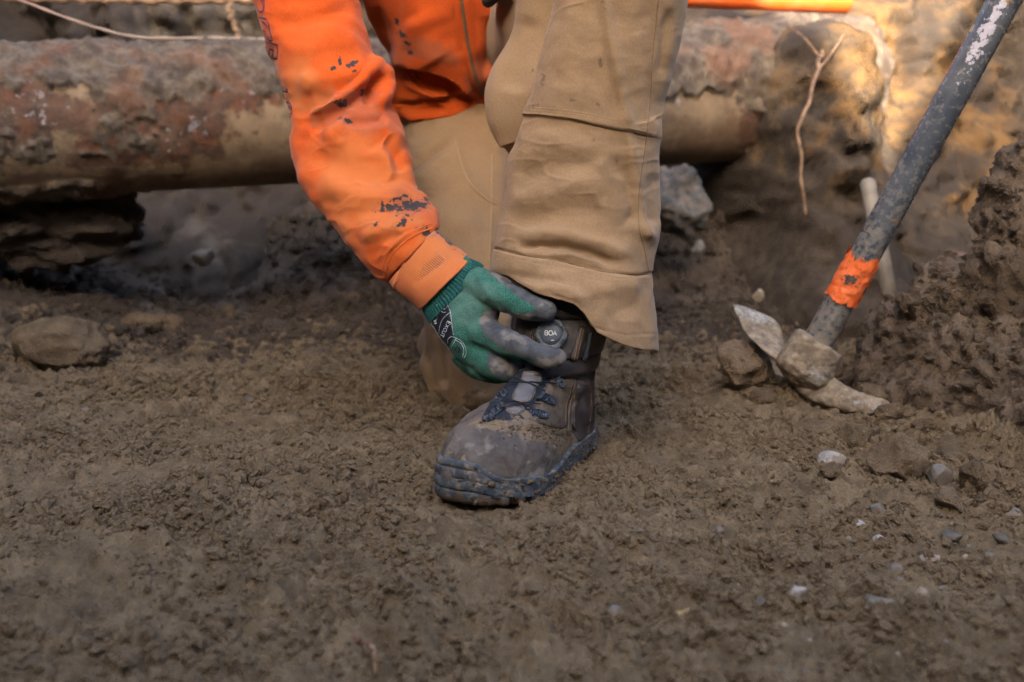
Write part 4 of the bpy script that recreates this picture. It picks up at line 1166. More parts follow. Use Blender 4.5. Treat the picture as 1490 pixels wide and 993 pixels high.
# printed label
t = NT('label_black'); M_lab = t.done((0.012, 0.014, 0.022), 0.55, t.bump(t.noise(900, 2), 0.3, 0.0006), 0.3)
t = NT('label_white'); M_labw = t.done(t.mix(t.mapr(t.noise(600, 2), 0.4, 0.62), (0.34, 0.37, 0.40), (0.62, 0.64, 0.66)), 0.6)
lab = [(646, 434), (655.5, 453.5), (657, 465), (659, 487), (662, 490), (655, 509), (640, 495), (626, 468), (631, 452)]
link('label', mesh('label', *patch(glove_bvh, lab, 3.0, 0.0004, 0.0008, smooth=False), smooth=True), M_lab, glove)
edge = [cord(glove_bvh, l, 0.0004, 0.0004, 5, 0.5, smooth=False, step=1.5) for l in ([(646, 434), (655.5, 453.5), (657, 466), (660, 488)], [(646, 434), (636, 444), (629, 457), (626, 468), (640, 494), (655, 509)])]
edge += [cord(glove_bvh, l, 0.0004, 0.0004, 5, 0.5, step=1.5) for l in ([(655, 455), (645, 464), (640, 476), (639, 486)], [(660, 490), (672, 497), (678, 508), (678, 516), (675, 521)], [(662, 494), (671, 500), (675, 509), (673, 520)], [(652, 500), (652, 494), (657, 490), (661, 491)], [(656, 507), (664, 492)])]
# lettering: strokes in label space; u runs up along the label, v across
def label_text(s, ox, oy, ang, h, wid, step):
    G = {'E': [[(1, 0), (0, 0), (0, 1), (1, 1)], [(0, .5), (.8, .5)]], 'X': [[(0, 0), (1, 1)], [(0, 1), (1, 0)]], 'C': [[(1, .1), (.4, 0), (0, .5), (.4, 1), (1, .9)]], 'U': [[(0, 1), (0, .1), (.5, 0), (1, .1), (1, 1)]], 'T': [[(.5, 0), (.5, 1)], [(0, 1), (1, 1)]],
         'D': [[(0, 0), (0, 1), (.6, 1), (1, .5), (.6, 0), (0, 0)]], 'N': [[(0, 0), (0, 1), (1, 0), (1, 1)]], 'I': [[(.5, 0), (.5, 1)]], 'O': [[(.5, 0), (0, .5), (.5, 1), (1, .5), (.5, 0)]], 'R': [[(0, 0), (0, 1), (1, .85), (.8, .5), (0, .45)], [(.5, .45), (1, 0)]], '4': [[(.7, 0), (.7, 1), (0, .3), (1, .3)]], '3': [[(0, 1), (1, .9), (.4, .5), (1, .2), (0, 0)]], 'A': [[(0, 0), (.5, 1), (1, 0)], [(.2, .4), (.8, .4)]], 'S': [[(1, .9), (.3, 1), (0, .75), (1, .3), (.6, 0), (0, .1)]]}
    ca, sa = math.cos(R(ang)), math.sin(R(ang)); out = []
    for k, ch in enumerate(s):
        for l in G.get(ch, []):
            out.append([(ox + (k * step + x * wid) * ca + y * h * sa, oy + (k * step + x * wid) * sa - y * h * ca) for x, y in l])
    return out
# the words run down the label, towards the knuckles
txt = label_text('EXCUT', 651.5, 467.5, 117, 5.2, 3.8, 5.1)
txt2 = label_text('NIORIDE', 638, 454, 112, 2.4, 1.7, 2.5) + label_text('43', 630, 467, 60, 3.4, 2.6, 4.0) + label_text('X43', 629, 469, 60, 3.0, 2.4, 4.0)[6:]
ring_ = [[(646.5 + 4.6 * math.cos(a), 450.5 + 4.6 * math.sin(a)) for a in np.linspace(0.9, 5.9, 14)]] + label_text('4', 644.8, 449, 70, 3.5, 2.6, 3) + label_text('A3', 641.5, 442.5, 60, 2.5, 1.8, 2.6)
edge += [cord(glove_bvh, l, 0.00055, 0.0004, 5, 0.5, smooth=False, step=1.2) for l in txt]
edge += [cord(glove_bvh, l, 0.00033, 0.0004, 5, 0.5, smooth=False, step=1.0) for l in txt2 + ring_]
link('label_lettering', mesh('label_lettering', *merge(edge)), M_labw, glove)
# the mark printed below the label, black on green
mk_ = [[(664, 500), (672, 512), (668, 508)], [(660, 512), (666, 503), (671, 514), (663, 512)], [(662, 505), (667, 512), (669, 504)]]
link('label_mark', mesh('label_mark', *merge([cord(glove_bvh, l, 0.0006, 0.0003, 5, 0.4, smooth=False, step=1.2) for l in mk_])), M_lab, glove)
# the other glove: rests by the knee, only its edge dips into the frame
g2 = [close_ends(loft([(790, -70, 830, -100, 1.40, 0.7), (765, -40, 815, -80, 1.41, 0.6), (742, -20, 790, -60, 1.42, 0.5), (725, -15, 765, -45, 1.43, 0.5)], 20, 24))]
for k in range(4):
    g2.append(digit([(745 + 6 * k, -25 - 9 * k, 1.43), (725 + 5 * k, -12 - 8 * k, 1.44), (712 + 5 * k, 0 - 8 * k, 1.46), (710 + 5 * k, 2 - 8 * k, 1.49)], [11, 10.5, 10, 9], 14))
g2.append(digit([(775, -50, 1.41), (755, -60, 1.39), (738, -58, 1.39)], [12, 11, 10], 14))
V_, F_, N_ = remeshed(g2, 0.0025, 4)
t = NT('dark_glove'); M_g2 = t.done((0.03, 0.033, 0.035), 0.8)
link('glove', mesh('glove', V_, F_), M_g2, person)

# ---------------------------------------------------------------- boots
def toW(s, l, z):
    s, l, z = np.broadcast_arrays(np.asarray(s, float), np.asarray(l, float), np.asarray(z, float))
    return np.stack([HEEL[0] + s * AX[0] + l * LAT[0], HEEL[1] + s * AX[1] + l * LAT[1], z], -1)
SK = [0.0, 0.01, 0.03, 0.07, 0.12, 0.17, 0.215, 0.25, 0.28, 0.30, 0.309, 0.312]
WO = [0.010, 0.026, 0.037, 0.041, 0.045, 0.057, 0.066, 0.064, 0.054, 0.038, 0.022, 0.0]     # outer side (image right)
WI = [0.010, 0.026, 0.037, 0.039, 0.037, 0.042, 0.049, 0.051, 0.047, 0.037, 0.025, 0.0]
def prof(s, tab): return np.interp(s, SK, tab)
def spring(s): return 0.002 + 0.010 * sstep(0.21, 0.315, s)
# sole: outline walked round, stacked in layers with grooves; the toe bumper climbs
no = 420
ang = np.linspace(0, 2 * math.pi, no, endpoint=False)
sm = np.linspace(0, 1, 2000); so_ = BL * (0.5 - 0.5 * np.cos(sm * math.pi))
wo_s = np.convolve(np.pad(prof(so_, WO), 20, 'edge'), np.ones(41) / 41, 'valid'); wi_s = np.convolve(np.pad(prof(so_, WI), 20, 'edge'), np.ones(41) / 41, 'valid')
wo_s[0] = wo_s[-1] = wi_s[0] = wi_s[-1] = 0
ol = np.concatenate([np.stack([so_, wo_s], -1), np.stack([so_[::-1], -wi_s[::-1]], -1)[1:-1]])
cl = np.concatenate([[0], np.cumsum(np.linalg.norm(np.diff(np.vstack([ol, ol[:1]]), axis=0), axis=1))])
tq_ = np.linspace(0, cl[-1], no, endpoint=False)
O = np.stack([np.interp(tq_, cl, np.append(ol[:, 0], ol[0, 0])), np.interp(tq_, cl, np.append(ol[:, 1], ol[0, 1]))], -1)
tg = np.roll(O, -1, 0) - np.roll(O, 1, 0); tg /= np.linalg.norm(tg, axis=1, keepdims=True)
on = np.stack([-tg[:, 1], tg[:, 0]], -1)
if (on * (O - [BL / 2, 0])).sum() < 0: on = -on
toe = sstep(0.235, 0.285, O[:, 0]) * sstep(0.050, 0.015, O[:, 1])     # the climbing bumper
lug = (np.sin(tq_ * 2 * math.pi / 0.021) > -0.2).astype(float)
rib = np.sin(tq_ * 2 * math.pi / 0.0042) * sstep(0.03, 0.05, O[:, 1] + 0.01) * sstep(0.2, 0.25, O[:, 0])
LV = []
layers = [(0.000, -0.006, 1), (0.0008, -0.002, 1), (0.003, 0.0002, 1), (0.0062, 0.0008, 1), (0.0072, 0.0008, 1), (0.0076, 0.0, 0), (0.0079, -0.0016, 0), (0.0084, -0.0016, 0), (0.0086, 0.0008, 0), (0.0090, 0.0014, 0), (0.0136, 0.0015, 0), (0.0140, 0.0008, 0), (0.0143, -0.0014, 0), (0.0148, -0.0014, 0), (0.0150, 0.0006, 0), (0.0154, 0.0011, 0),
          (0.0192, 0.0010, 0), (0.0196, 0.0004, 0), (0.0198, -0.0012, 0), (0.0203, -0.0012, 0), (0.0205, 0.0002, 0), (0.0208, 0.0006, 0), (0.0232, 0.0002, 0), (0.0240, -0.001, 0), (0.0244, -0.004, 0), (0.0244, -0.014, 0)]
for z, o, lg in layers:
    zz = 1.22 * z * (1 + 0.58 * toe) + spring(O[:, 0]) * (1 if z > 0 else 1) - 0.002
    o = o if (o < -0.0035 or lg) else (0.0008 + (o - 0.0008) * toe)
    off = o + (-(1 - lug) * 0.0045 * (1 - toe) if lg else 0.0002 * rib * (1 if 0.009 < z < 0.024 else 0)) - 0.0030 * toe * (z / 0.024) ** 2
    Q = O + on * off[:, None] if isinstance(off, np.ndarray) else O + on * off
    LV.append(toW(Q[:, 0], Q[:, 1], zz))
SP = np.array(LV)
sf = SP.reshape(-1, 3)
sN = outward(SP).reshape(-1, 3)
sf = sf + sN * (0.0010 * fbm(sf, 0.010, 3, 0.6, seed=91))[:, None]
V_, F_ = close_ends(sf.reshape(SP.shape))
t = NT('sole_rubber')
c = t.mix(t.mapr(t.noise(80, 4), 0.35, 0.7), (0.038, 0.048, 0.062), (0.095, 0.11, 0.125))
c = t.mix(t.mapr(t.noise(95, 7, 0.72), 0.50, 0.66), c, (0.23, 0.185, 0.135))
c = t.mix(t.mask('low', 0.6, 60, 0.1, 0.45, 6), c, (0.10, 0.07, 0.047))
c = t.mix(t.mapr(t.noise(38, 3, 0.5), 0.74, 0.76), c, (0.55, 0.12, 0.04))
M_sole = t.done(c, 0.75, t.bump(t.noise(260, 6, 0.7), 0.5, 0.0015), 0.3)
low = np.concatenate([np.repeat([1 - (l[0] / 0.010) for l in layers], no), [1, -1]]) - 0.25
boot = empty('boot', (HEEL[0], HEEL[1], 0)); boot.parent = person
boot.matrix_parent_inverse = Matrix.Translation(person.location).inverted()
def bpart(name, V, F, mat, attrs=None):
    o = link(name, mesh(name, V, F, attrs=attrs), mat)
    o.parent = boot; o.matrix_parent_inverse = Matrix.Translation(Vector((HEEL[0], HEEL[1], 0))).inverted()
    return o
bpart('sole', V_, F_, M_sole, {'low': low})
# upper: foot volume + shaft, fused
ns = 70
sv = BL * (0.5 - 0.5 * np.cos(np.linspace(0.06, 1, ns) * math.pi)) - 0.002
ZT = np.interp(sv, [0.0, 0.02, 0.06, 0.10, 0.135, 0.165, 0.195, 0.22, 0.25, 0.275, 0.293, 0.304, 0.310], [0.10, 0.12, 0.132, 0.135, 0.130, 0.120, 0.107, 0.100, 0.093, 0.084, 0.072, 0.058, 0.040])
th = np.linspace(0, math.pi, 34)
FP = []
for s, zt in zip(sv, ZT):
    o_ = max(prof(s, WO) - 0.004, 0.002); i_ = max(prof(s, WI) - 0.004, 0.002)
    z0 = 0.021 + spring(s) * 0.8
    n_ = np.interp(s, [0.1, 0.17, 0.24, 0.31], [1.0, 0.95, 0.78, 0.85])
    cc = np.sign(np.cos(th)) * np.abs(np.cos(th)) ** n_; sn = np.abs(np.sin(th)) ** (n_ * 0.95)
    l = np.where(cc > 0, cc * o_, cc * i_)
    # the instep ridge leans to the inner side
    lean = -0.004 * sstep(0.25, 0.15, s)
    l = l + lean * sn
    top = toW(np.full(34, s), l, z0 + (zt - z0) * sn)
    bot = toW(np.full(20, s), np.linspace(l[-1], l[0], 22)[1:-1], np.full(20, z0))
    FP.append(np.vstack([top, bot]))
footV = close_ends(np.array(FP))
def ringsl(c_s, c_l, a_s, a_l, z, n=48):
    a_ = np.linspace(0, 2 * math.pi, n, endpoint=False)
    return toW(c_s + a_s * np.cos(a_), c_l + a_l * np.sin(a_), np.full(n, z))
sh = [(0.062, 0, 0.058, 0.037, 0.05), (0.063, 0, 0.060, 0.040, 0.08), (0.070, 0, 0.064, 0.043, 0.105), (0.068, 0, 0.061, 0.045, 0.125), (0.062, 0, 0.058, 0.048, 0.15), (0.056, 0, 0.056, 0.051, 0.175), (0.050, 0, 0.054, 0.052, 0.195), (0.046, 0, 0.053, 0.052, 0.215), (0.046, 0, 0.046, 0.044, 0.22)]
shv = catmull(np.array(sh), 40)
shaftV = close_ends(np.array([ringsl(*r) for r in shv]))
UV_, UF, UN = remeshed([footV, shaftV], 0.0018, 14, 0.5)
uq = proj(UV_)
sL = (UV_[:, 0] - HEEL[0]) * AX[0] + (UV_[:, 1] - HEEL[1]) * AX[1]
lL = (UV_[:, 0] - HEEL[0]) * LAT[0] + (UV_[:, 1] - HEEL[1]) * LAT[1]
# crease across the vamp behind the toe cap, padded collar rolls
UV_ = UV_ + UN * (-0.0022 * np.exp(-((sL - 0.213 + 0.25 * lL ** 2 / 0.05) / 0.004) ** 2) * (UV_[:, 2] > 0.05)
                  + 0.0022 * fbm(UV_, 0.03, 4, 0.55, seed=92) + 0.0016 * sstep(0.213, 0.218, sL))[:, None]
UV_ = fold(UV_[None], UN[None], [('r', [(700, 612), (740, 622), (790, 628), (840, 640)], 5, -0.002), ('r', [(690, 640), (760, 650), (830, 668)], 14, 0.001), ('r', [(845, 570), (838, 600), (835, 640)], 3, -0.0025), ('r', [(858, 570), (852, 620)], 8, 0.002),
                                  ('r', [(740, 545), (800, 548), (866, 556)], 4, -0.004)])[0]
textile = np.maximum(sdpoly(uq, [(700, 612), (728, 560), (752, 535), (812, 540), (795, 560), (775, 590), (768, 615)]) / 6, sdpoly(uq, [(720, 440), (880, 430), (880, 560), (820, 540), (735, 540)]) / 8)
dirtm = blobs(uq, [(790, 630, 75, 20, 8), (735, 622, 60, 10, 8), (830, 640, 35, 35, 0), (770, 605, 40, 10, 20), (815, 590, 25, 40, 10), (830, 700, 40, 30, -30)])
scuff = blobs(uq, [(660, 655, 26, 20, -40), (770, 690, 36, 22, 10), (700, 650, 40, 14, 0), (805, 665, 20, 8, 20)])
t = NT('boot_leather')
c = t.mix(t.mapr(t.noise(30, 5, 0.6), 0.3, 0.7), (0.058, 0.048, 0.043), (0.122, 0.10, 0.086))
c = t.mix(t.math('MULTIPLY', t.mapr(t.noise(9, 4, 0.6), 0.45, 0.65), 0.6), c, (0.13, 0.105, 0.088))
c = t.mix(t.math('MULTIPLY', t.mask('scuff', 1.2, 90, 0.1, 1.5, 8), 0.6), c, (0.26, 0.235, 0.20))
c = t.mix(t.mask('textile', 0.15, 200, -0.04, 0.04), c, (0.014, 0.018, 0.027))
c = t.mix(t.mask('dirtm', 0.8, 130, 0.05, 0.35, 7), c, (0.17, 0.125, 0.08))
c = t.mix(t.mapr(t.noise(75, 5, 0.6), 0.64, 0.72), c, (0.25, 0.195, 0.13))
nb = t.bump(t.noise(240, 6, 0.7), 0.5, 0.0014); nb = t.bump(t.noise(50, 5, 0.6), 0.4, 0.004, nb)
M_leather = t.done(c, t.mapr(t.noise(20, 4), 0.3, 0.7, 0.5, 0.75), nb, 0.35)
bpart('upper', UV_, UF, M_leather, {'textile': textile, 'dirtm': dirtm, 'scuff': scuff})
ub = bvh_of(UV_, UF)
t = NT('boot_stitch'); M_bst = t.done((0.36, 0.22, 0.095), 0.8)
t = NT('boot_pad'); M_pad = t.done(t.mix(t.mapr(t.noise(60, 4), 0.35, 0.7), (0.095, 0.092, 0.098), (0.16, 0.15, 0.15)), 0.6, t.bump(t.noise(300, 4), 0.3, 0.001), 0.35)
t = NT('boot_dark_leather'); M_dl = t.done(t.mix(t.mapr(t.noise(40, 4), 0.35, 0.7), (0.026, 0.022, 0.023), (0.06, 0.05, 0.05)), 0.5, t.bump(t.noise(260, 5), 0.3, 0.001), 0.45)
t = NT('lace_hook'); M_hook = t.done(t.mix(t.mapr(t.noise(150, 4), 0.45, 0.65), (0.016, 0.022, 0.032), (0.06, 0.075, 0.095)), 0.42, t.bump(t.noise(300, 3), 0.2, 0.0006), 0.5)
t = NT('boot_lace'); M_lace = t.done((0.012, 0.012, 0.016), 0.5)
t = NT('boot_brown'); M_brown = t.done(t.mix(t.mapr(t.noise(60, 5, 0.65), 0.35, 0.68), (0.075, 0.055, 0.043), (0.15, 0.115, 0.082)), 0.75, t.bump(t.noise(240, 5), 0.45, 0.0012), 0.25)
def bpatch(name, poly, mat, lift, **k):
    V_, F_ = patch(ub, poly, 4.0, lift, 0.003, **k)
    bpart(name, V_, F_, mat)
    return bvh_of(V_, F_)
# quarter panel (brown, dusty) carrying the hooks; heel counter; tongue pads; collar
qb = bpatch('quarter_panel', [(775, 612), (780, 590), (800, 556), (812, 543), (838, 545), (836, 562), (826, 590), (824, 622), (800, 622)], M_brown, 0.0016)
cb = bpatch('heel_panel', [(840, 560), (858, 562), (865, 585), (862, 630), (850, 650), (834, 630), (832, 600)], M_dl, 0.003)
pb1 = bpatch('tongue_pad', [(762, 541), (785, 543), (788, 556), (780, 565), (772, 585), (750, 585), (745, 578), (756, 556)], M_pad, 0.0030)
pb2 = bpatch('tongue_pad', [(746, 590), (764, 590), (764, 597), (754, 603), (741, 602), (736, 597)], M_pad, 0.0026)
bpart('stitching', *merge([dashes(pb1, [(760, 545), (784, 546), (785, 556), (770, 582), (749, 581), (760, 548)], 0.00038, 2.4, 1.6), dashes(pb2, [(746, 592), (762, 592), (752, 601), (740, 600)], 0.00038, 2.2, 1.6),
                            dashes(qb, [(834, 550), (830, 570), (824, 592), (822, 616)], 0.00038, 2.4, 1.4), dashes(ub, [(700, 613), (730, 619), (770, 626), (800, 632)], 0.0004, 2.4, 1.6), dashes(cb, [(860, 570), (860, 600), (856, 630)], 0.0004, 2.2, 1.4), dashes(cb, [(838, 566), (835, 596), (836, 622)], 0.0004, 2.2, 1.4)]), M_bst)['kind'] = 'stuff'
bpart('piping', *cord(ub, [(839, 548), (832, 575), (827, 600), (826, 628)], 0.0014, 0.001), M_brown)
# lace hooks: a tapered plate with a folded loop and a rivet
def hook(px_, py_, dx, dy, L, W, bv):
    d_ = np.array([dx, dy]) / math.hypot(dx, dy); n2 = np.array([-d_[1], d_[0]])
    c_ = np.array([px_, py_], float)
    P5, N5 = on_surface(bv, [c_, c_ + d_ * L * .35, c_ - d_ * L * .35, c_ + n2 * W * .35, c_ - n2 * W * .35])
    n_ = N5.mean(0); n_ /= np.linalg.norm(n_); o_ = P5.mean(0) + n_ * 0.0012
    def pl(q, h):
        r_ = ray(*q); return CAM + r_ * (((o_ - CAM) @ n_) / (r_ @ n_)) + n_ * h
    out = np.array([(-.5, .40), (-.5, -.40), (-.2, -.46), (.15, -.44), (.40, -.32), (.54, -.12), (.54, .12), (.40, .32), (.15, .44), (-.2, .46)])
    out = catmull(np.vstack([out, out[:1]]), 40)[:-1]
    rows_ = []
    for h, k in ((-0.004, 1.0), (0.0008, 1.0), (0.0014, 0.95), (0.0016, 0.86), (0.0011, 0.80), (0.0010, 0.3)):
        rows_.append([pl(c_ + d_ * L * a_ * k + n2 * W * b_ * k, h) for a_, b_ in out])
    pieces = [close_ends(np.array(rows_))]
    u_ = pl(c_ + d_, 0) - pl(c_, 0); u_ /= np.linalg.norm(u_); v_ = np.cross(n_, u_)
    cen = pl(c_ + d_ * L * .26, 0.001); a2 = np.linspace(0, 2 * math.pi, 18, endpoint=False)
    pieces.append(close_ends(np.array([cen + n_ * h_ + r_ * (u_ * np.cos(a2)[:, None] + v_ * np.sin(a2)[:, None]) for r_, h_ in ((0.0036, -0.001), (0.0035, 0.0010), (0.0029, 0.0015), (0.0022, 0.0012), (0.0016, 0.0004), (0.0003, 0.0003))])))
    for k in (-0.40, -0.08):
        pieces.append(tube([pl(c_ + d_ * L * k - n2 * W * .42, 0.0008), pl(c_ + d_ * L * k - n2 * W * .25, 0.0028), pl(c_ + d_ * L * k + n2 * W * .25, 0.0028), pl(c_ + d_ * L * k + n2 * W * .42, 0.0008)], 0.0012, 8))
    bpart('lace_hook', *merge(pieces), M_hook)
hook(812, 553, 14, 18, 26, 14, qb); hook(797, 581, 20, 11, 26, 13, qb); hook(785, 603, 26, 5, 27, 13, qb)
hook(722, 597, -14, 12, 24, 12, ub); hook(711, 609, -18, 6, 18, 9, ub); hook(728, 577, -12, 12, 22, 10, ub)
def lace(pts):
    q_ = smoothline(pts, 2.0) if len(pts) > 2 else dense(pts, 2.0)
    P_, N_ = on_surface(ub, q_, 0.0045)
    P_[1:-1] = 0.25 * P_[:-2] + 0.5 * P_[1:-1] + 0.25 * P_[2:]
    # a taut cable spans between its ends instead of hugging every dip
    Lk = np.linspace(0, 1, len(P_))[:, None]
    ch = P_[0] + (P_[-1] - P_[0]) * Lk
    out = []
    for a_, b_, n_ in zip(P_, ch, N_):
        out.append(a_ if (b_ - a_) @ n_ < 0 else b_)
    return tube(np.array(out), 0.00085, 7)
for l in ([(750, 554), (770, 562), (790, 573)], [(745, 560), (775, 560), (806, 561)], [(724, 579), (748, 587), (775, 597)], [(733, 590), (755, 589), (783, 591)], [(722, 600), (740, 596), (770, 592)]):
    bpart('lace', *lace(l), M_lace)
# strap round the ankle that carries the dial
def shaft_pt(a_, z, off):
    r = np.array([np.interp(z, shv[:, 4], shv[:, k]) for k in range(4)])
    return toW(r[0] + (r[2] + off) * math.cos(a_), r[1] + (r[3] + off) * math.sin(a_), z)
def strap(name, a0, a1, zc, hw, off, thick, mat, tilt=0.0):
    rows_ = []
    for k, a_ in enumerate(np.linspace(a0, a1, 60)):
        z_ = zc + tilt * (a_ - (a0 + a1) / 2)
        sec = [(-hw, off), (-hw * .96, off + thick * .8), (-hw * .5, off + thick), (0, off + thick * 1.05), (hw * .5, off + thick), (hw * .96, off + thick * .8), (hw, off), (0, off - 0.002)]
        rows_.append([shaft_pt(a_, z_ + dz, o_) for dz, o_ in sec])
    V_, F_ = close_ends(np.array(rows_))
    bpart(name, V_, F_, mat); return bvh_of(V_, F_)
t = NT('strap_leather'); M_strap = t.done(t.mix(t.mapr(t.noise(30, 5, 0.65), 0.35, 0.65), (0.042, 0.037, 0.036), (0.115, 0.098, 0.086)), 0.6, t.bump(t.noise(220, 5), 0.35, 0.0014), 0.4)
sb = strap('ankle_strap', -1.9, 1.9, 0.158, 0.023, 0.003, 0.004, M_strap)
s2 = strap('collar', -2.2, 2.2, 0.194, 0.013, 0.002, 0.004, M_dl)
s3 = strap('ankle_roll', -2.0, 2.0, 0.125, 0.012, -0.002, 0.006, M_dl)
bpart('stitching', *merge([dashes(s2, [(815, 452), (835, 460), (850, 466)], 0.0004, 2.4, 1.4), dashes(sb, [(776, 478), (772, 486), (772, 494)], 0.0004, 1.8, 1.2), dashes(sb, [(779, 478), (775, 486), (775, 494)], 0.0004, 1.8, 1.2)]), M_bst)['kind'] = 'stuff'
# keeper loop at the right of the strap
kb_v, kb_f = patch(sb, [(843, 474), (853, 478), (846, 508), (841, 531), (829, 527), (835, 502)], 3.0, 0.004, 0.003)
bpart('strap_loop', kb_v, kb_f, M_dl)
kb = bvh_of(kb_v, kb_f)
bpart('stitching', *merge([dashes(kb, [(846, 478), (840, 505), (835, 526)], 0.0005, 2.4, 1.2), dashes(kb, [(849, 480), (843, 506), (838, 528)], 0.0005, 2.4, 1.2)]), M_bst)['kind'] = 'stuff'
bpart('strap_bar', *cord(sb, [(858, 484), (853, 505), (847, 532)], 0.0032, 0.003), M_hook)
# dial
Pd, Nd = on_surface(sb, [(803, 488)], 0.0)
Dn = Nd[0] + 0.25 * np.array([0.0, -1.0, 0.2]); Dn /= np.linalg.norm(Dn)
Du = np.cross([0, 0, 1], Dn); Du /= np.linalg.norm(Du); Dv = np.cross(Dn, Du)
if Du[0] < 0: Du = -Du; Dv = -Dv
if Dv[2] < 0: Dv = -Dv
Dc = Pd[0] + Dn * 0.001
def disc(profile, n=120, wob=None):
    a_ = np.linspace(0, 2 * math.pi, n, endpoint=False); rows_ = []
    for k, (r, h) in enumerate(profile):
        rr = r + (wob(a_, k) if wob else 0)
        rows_.append(Dc + Dn * h + (Du[None] * (rr * np.cos(a_))[:, None] + Dv[None] * (rr * np.sin(a_))[:, None]) if np.ndim(rr) else Dc + Dn * h + rr * (Du[None] * np.cos(a_)[:, None] + Dv[None] * np.sin(a_)[:, None]))
    return close_ends(np.array(rows_))
rim_w = lambda a_, k: 0.0005 * np.sign(np.sin(a_ * 30)) * (1 if 1 <= k <= 3 else 0) + 0.0006 * np.cos(a_ * 6)
t = NT('dial_plastic'); M_dial = t.done(t.mix(t.mapr(t.noise(90, 5), 0.4, 0.7), (0.062, 0.072, 0.088), (0.13, 0.135, 0.14)), 0.55, t.bump(t.noise(300, 4), 0.2, 0.0006), 0.4)
t = NT('dial_cap'); M_cap = t.done(t.mix(t.mapr(t.noise(70, 4), 0.4, 0.7), (0.055, 0.068, 0.088), (0.085, 0.095, 0.11)), 0.45, None, 0.4)
RD = 0.0192
bpart('dial', *disc([(RD, 0.0), (RD, 0.002), (RD, 0.006), (RD - 0.0008, 0.0085), (RD - 0.0025, 0.0096), (RD - 0.0050, 0.0096), (RD - 0.0062, 0.0086)], 240, rim_w), M_dial)
bpart('dial_cap', *disc([(0.0122, 0.0075), (0.0122, 0.0098), (0.0116, 0.0104), (0.006, 0.0108)], 48), M_cap)
# six grip notches round the rim
gr = []
for k in range(6):
    a_ = k * math.pi / 3 + 0.5
    for m in range(5):
        b_ = a_ + (m - 2) * 0.085
        p0 = Dc + Dn * 0.0098 + 0.0138 * (Du * math.cos(b_) + Dv * math.sin(b_)); p1 = Dc + Dn * 0.0096 + 0.0168 * (Du * math.cos(b_) + Dv * math.sin(b_))
        gr.append(tube([p0, (p0 + p1) / 2, p1], 0.0005, 6))
bpart('grip', *merge(gr), M_hook)
def glyph(lines, x0, y0, w_, h_, r_):
    out = []
    for l in lines:
        P_ = [Dc + Dn * 0.0110 + Du * (x0 + x * w_) + Dv * (y0 + y * h_) for x, y in l]
        out.append(tube(P_, r_, 6, 0.4, [Dn] * len(P_)))
    return out
bo = glyph([[(0, 0), (0, 1)], [(0, 1), (.7, 1), (.95, .78), (.7, .52), (0, .52)], [(.7, .52), (1, .27), (.75, 0), (0, 0)]], -0.0068, -0.0014, 0.0036, 0.0052, 0.0005)
bo += glyph([[(.5 + .55 * math.cos(a), .5 + .52 * math.sin(a)) for a in np.linspace(0, 2 * math.pi, 20)]], -0.0022, -0.0014, 0.0042, 0.0052, 0.0005)
bo += glyph([[(0, 0), (.5, 1), (1, 0)], [(.2, .34), (.8, .34)]], 0.0027, -0.0014, 0.0042, 0.0052, 0.0005)
bo += glyph([[(0, .4), (.3, 0), (.5, .5), (.8, .2), (1, .8)]], 0.0008, -0.0078, 0.0032, 0.0015, 0.0004)
t = NT('white_print'); M_wp = t.done((0.72, 0.74, 0.76), 0.5)
bpart('dial_lettering', *merge(bo), M_wp)
# clods of mud stuck to the welt
mud_parts = []
for k in range(420):
    i_ = int(rng.integers(0, no))
    if O[i_, 1] < 0.0 and O[i_, 0] > 0.24: continue
    z_ = float(rng.uniform(0.001, 0.026)); p_ = toW(O[i_, 0] + on[i_, 0] * 0.001, O[i_, 1] + on[i_, 1] * 0.001, z_ + spring(O[i_, 0]))
    r_ = float(0.0007 + 0.0030 * rng.random() ** 3)
    mud_parts.append((p_, r_))
for k in range(520):
    x_ = float(rng.normal(795, 45)); y_ = 630 + (x_ - 790) * 0.16 + float(rng.normal(0, 9))
    if not (700 < x_ < 862): continue
    P_, N_ = on_surface(ub, [(x_, y_)], 0.0003)
    mud_parts.append((P_[0], float(0.0004 + 0.0013 * rng.random() ** 2)))
bm = bmesh.new(); bmesh.ops.create_icosphere(bm, subdivisions=1, radius=1.0)
ico1 = (np.array([v.co[:] for v in bm.verts]), np.array([[v.index for v in f_.verts] for f_ in bm.faces])); bm.free()
bm = bmesh.new(); bmesh.ops.create_icosphere(bm, subdivisions=5, radius=1.0)
ico5 = (np.array([v.co[:] for v in bm.verts]), np.array([[v.index for v in f_.verts] for f_ in bm.faces])); bm.free()
bm = bmesh.new(); bmesh.ops.create_icosphere(bm, subdivisions=4, radius=1.0)
ico4 = (np.array([v.co[:] for v in bm.verts]), np.array([[v.index for v in f_.verts] for f_ in bm.faces])); bm.free()
def crumbs(C, r, squash=0.75):
    n = len(C); nvv = len(ico1[0])
    V_ = ico1[0][None] * (1 + 0.28 * rng.normal(size=(n, nvv, 1))) * (np.asarray(r)[:, None, None]) * (1 + 0.25 * rng.normal(size=(n, 1, 3)) * [1, 1, 0.6]) * [1, 1, squash]
    V_ = V_ + np.asarray(C)[:, None]
    F_ = (ico1[1][None] + (np.arange(n) * nvv)[:, None, None]).reshape(-1, 3)
    return V_.reshape(-1, 3), F_
mo = bpart('caked_mud', *crumbs(np.array([m[0] for m in mud_parts]), np.array([m[1] for m in mud_parts])), M_clod)
mo['kind'] = 'stuff'
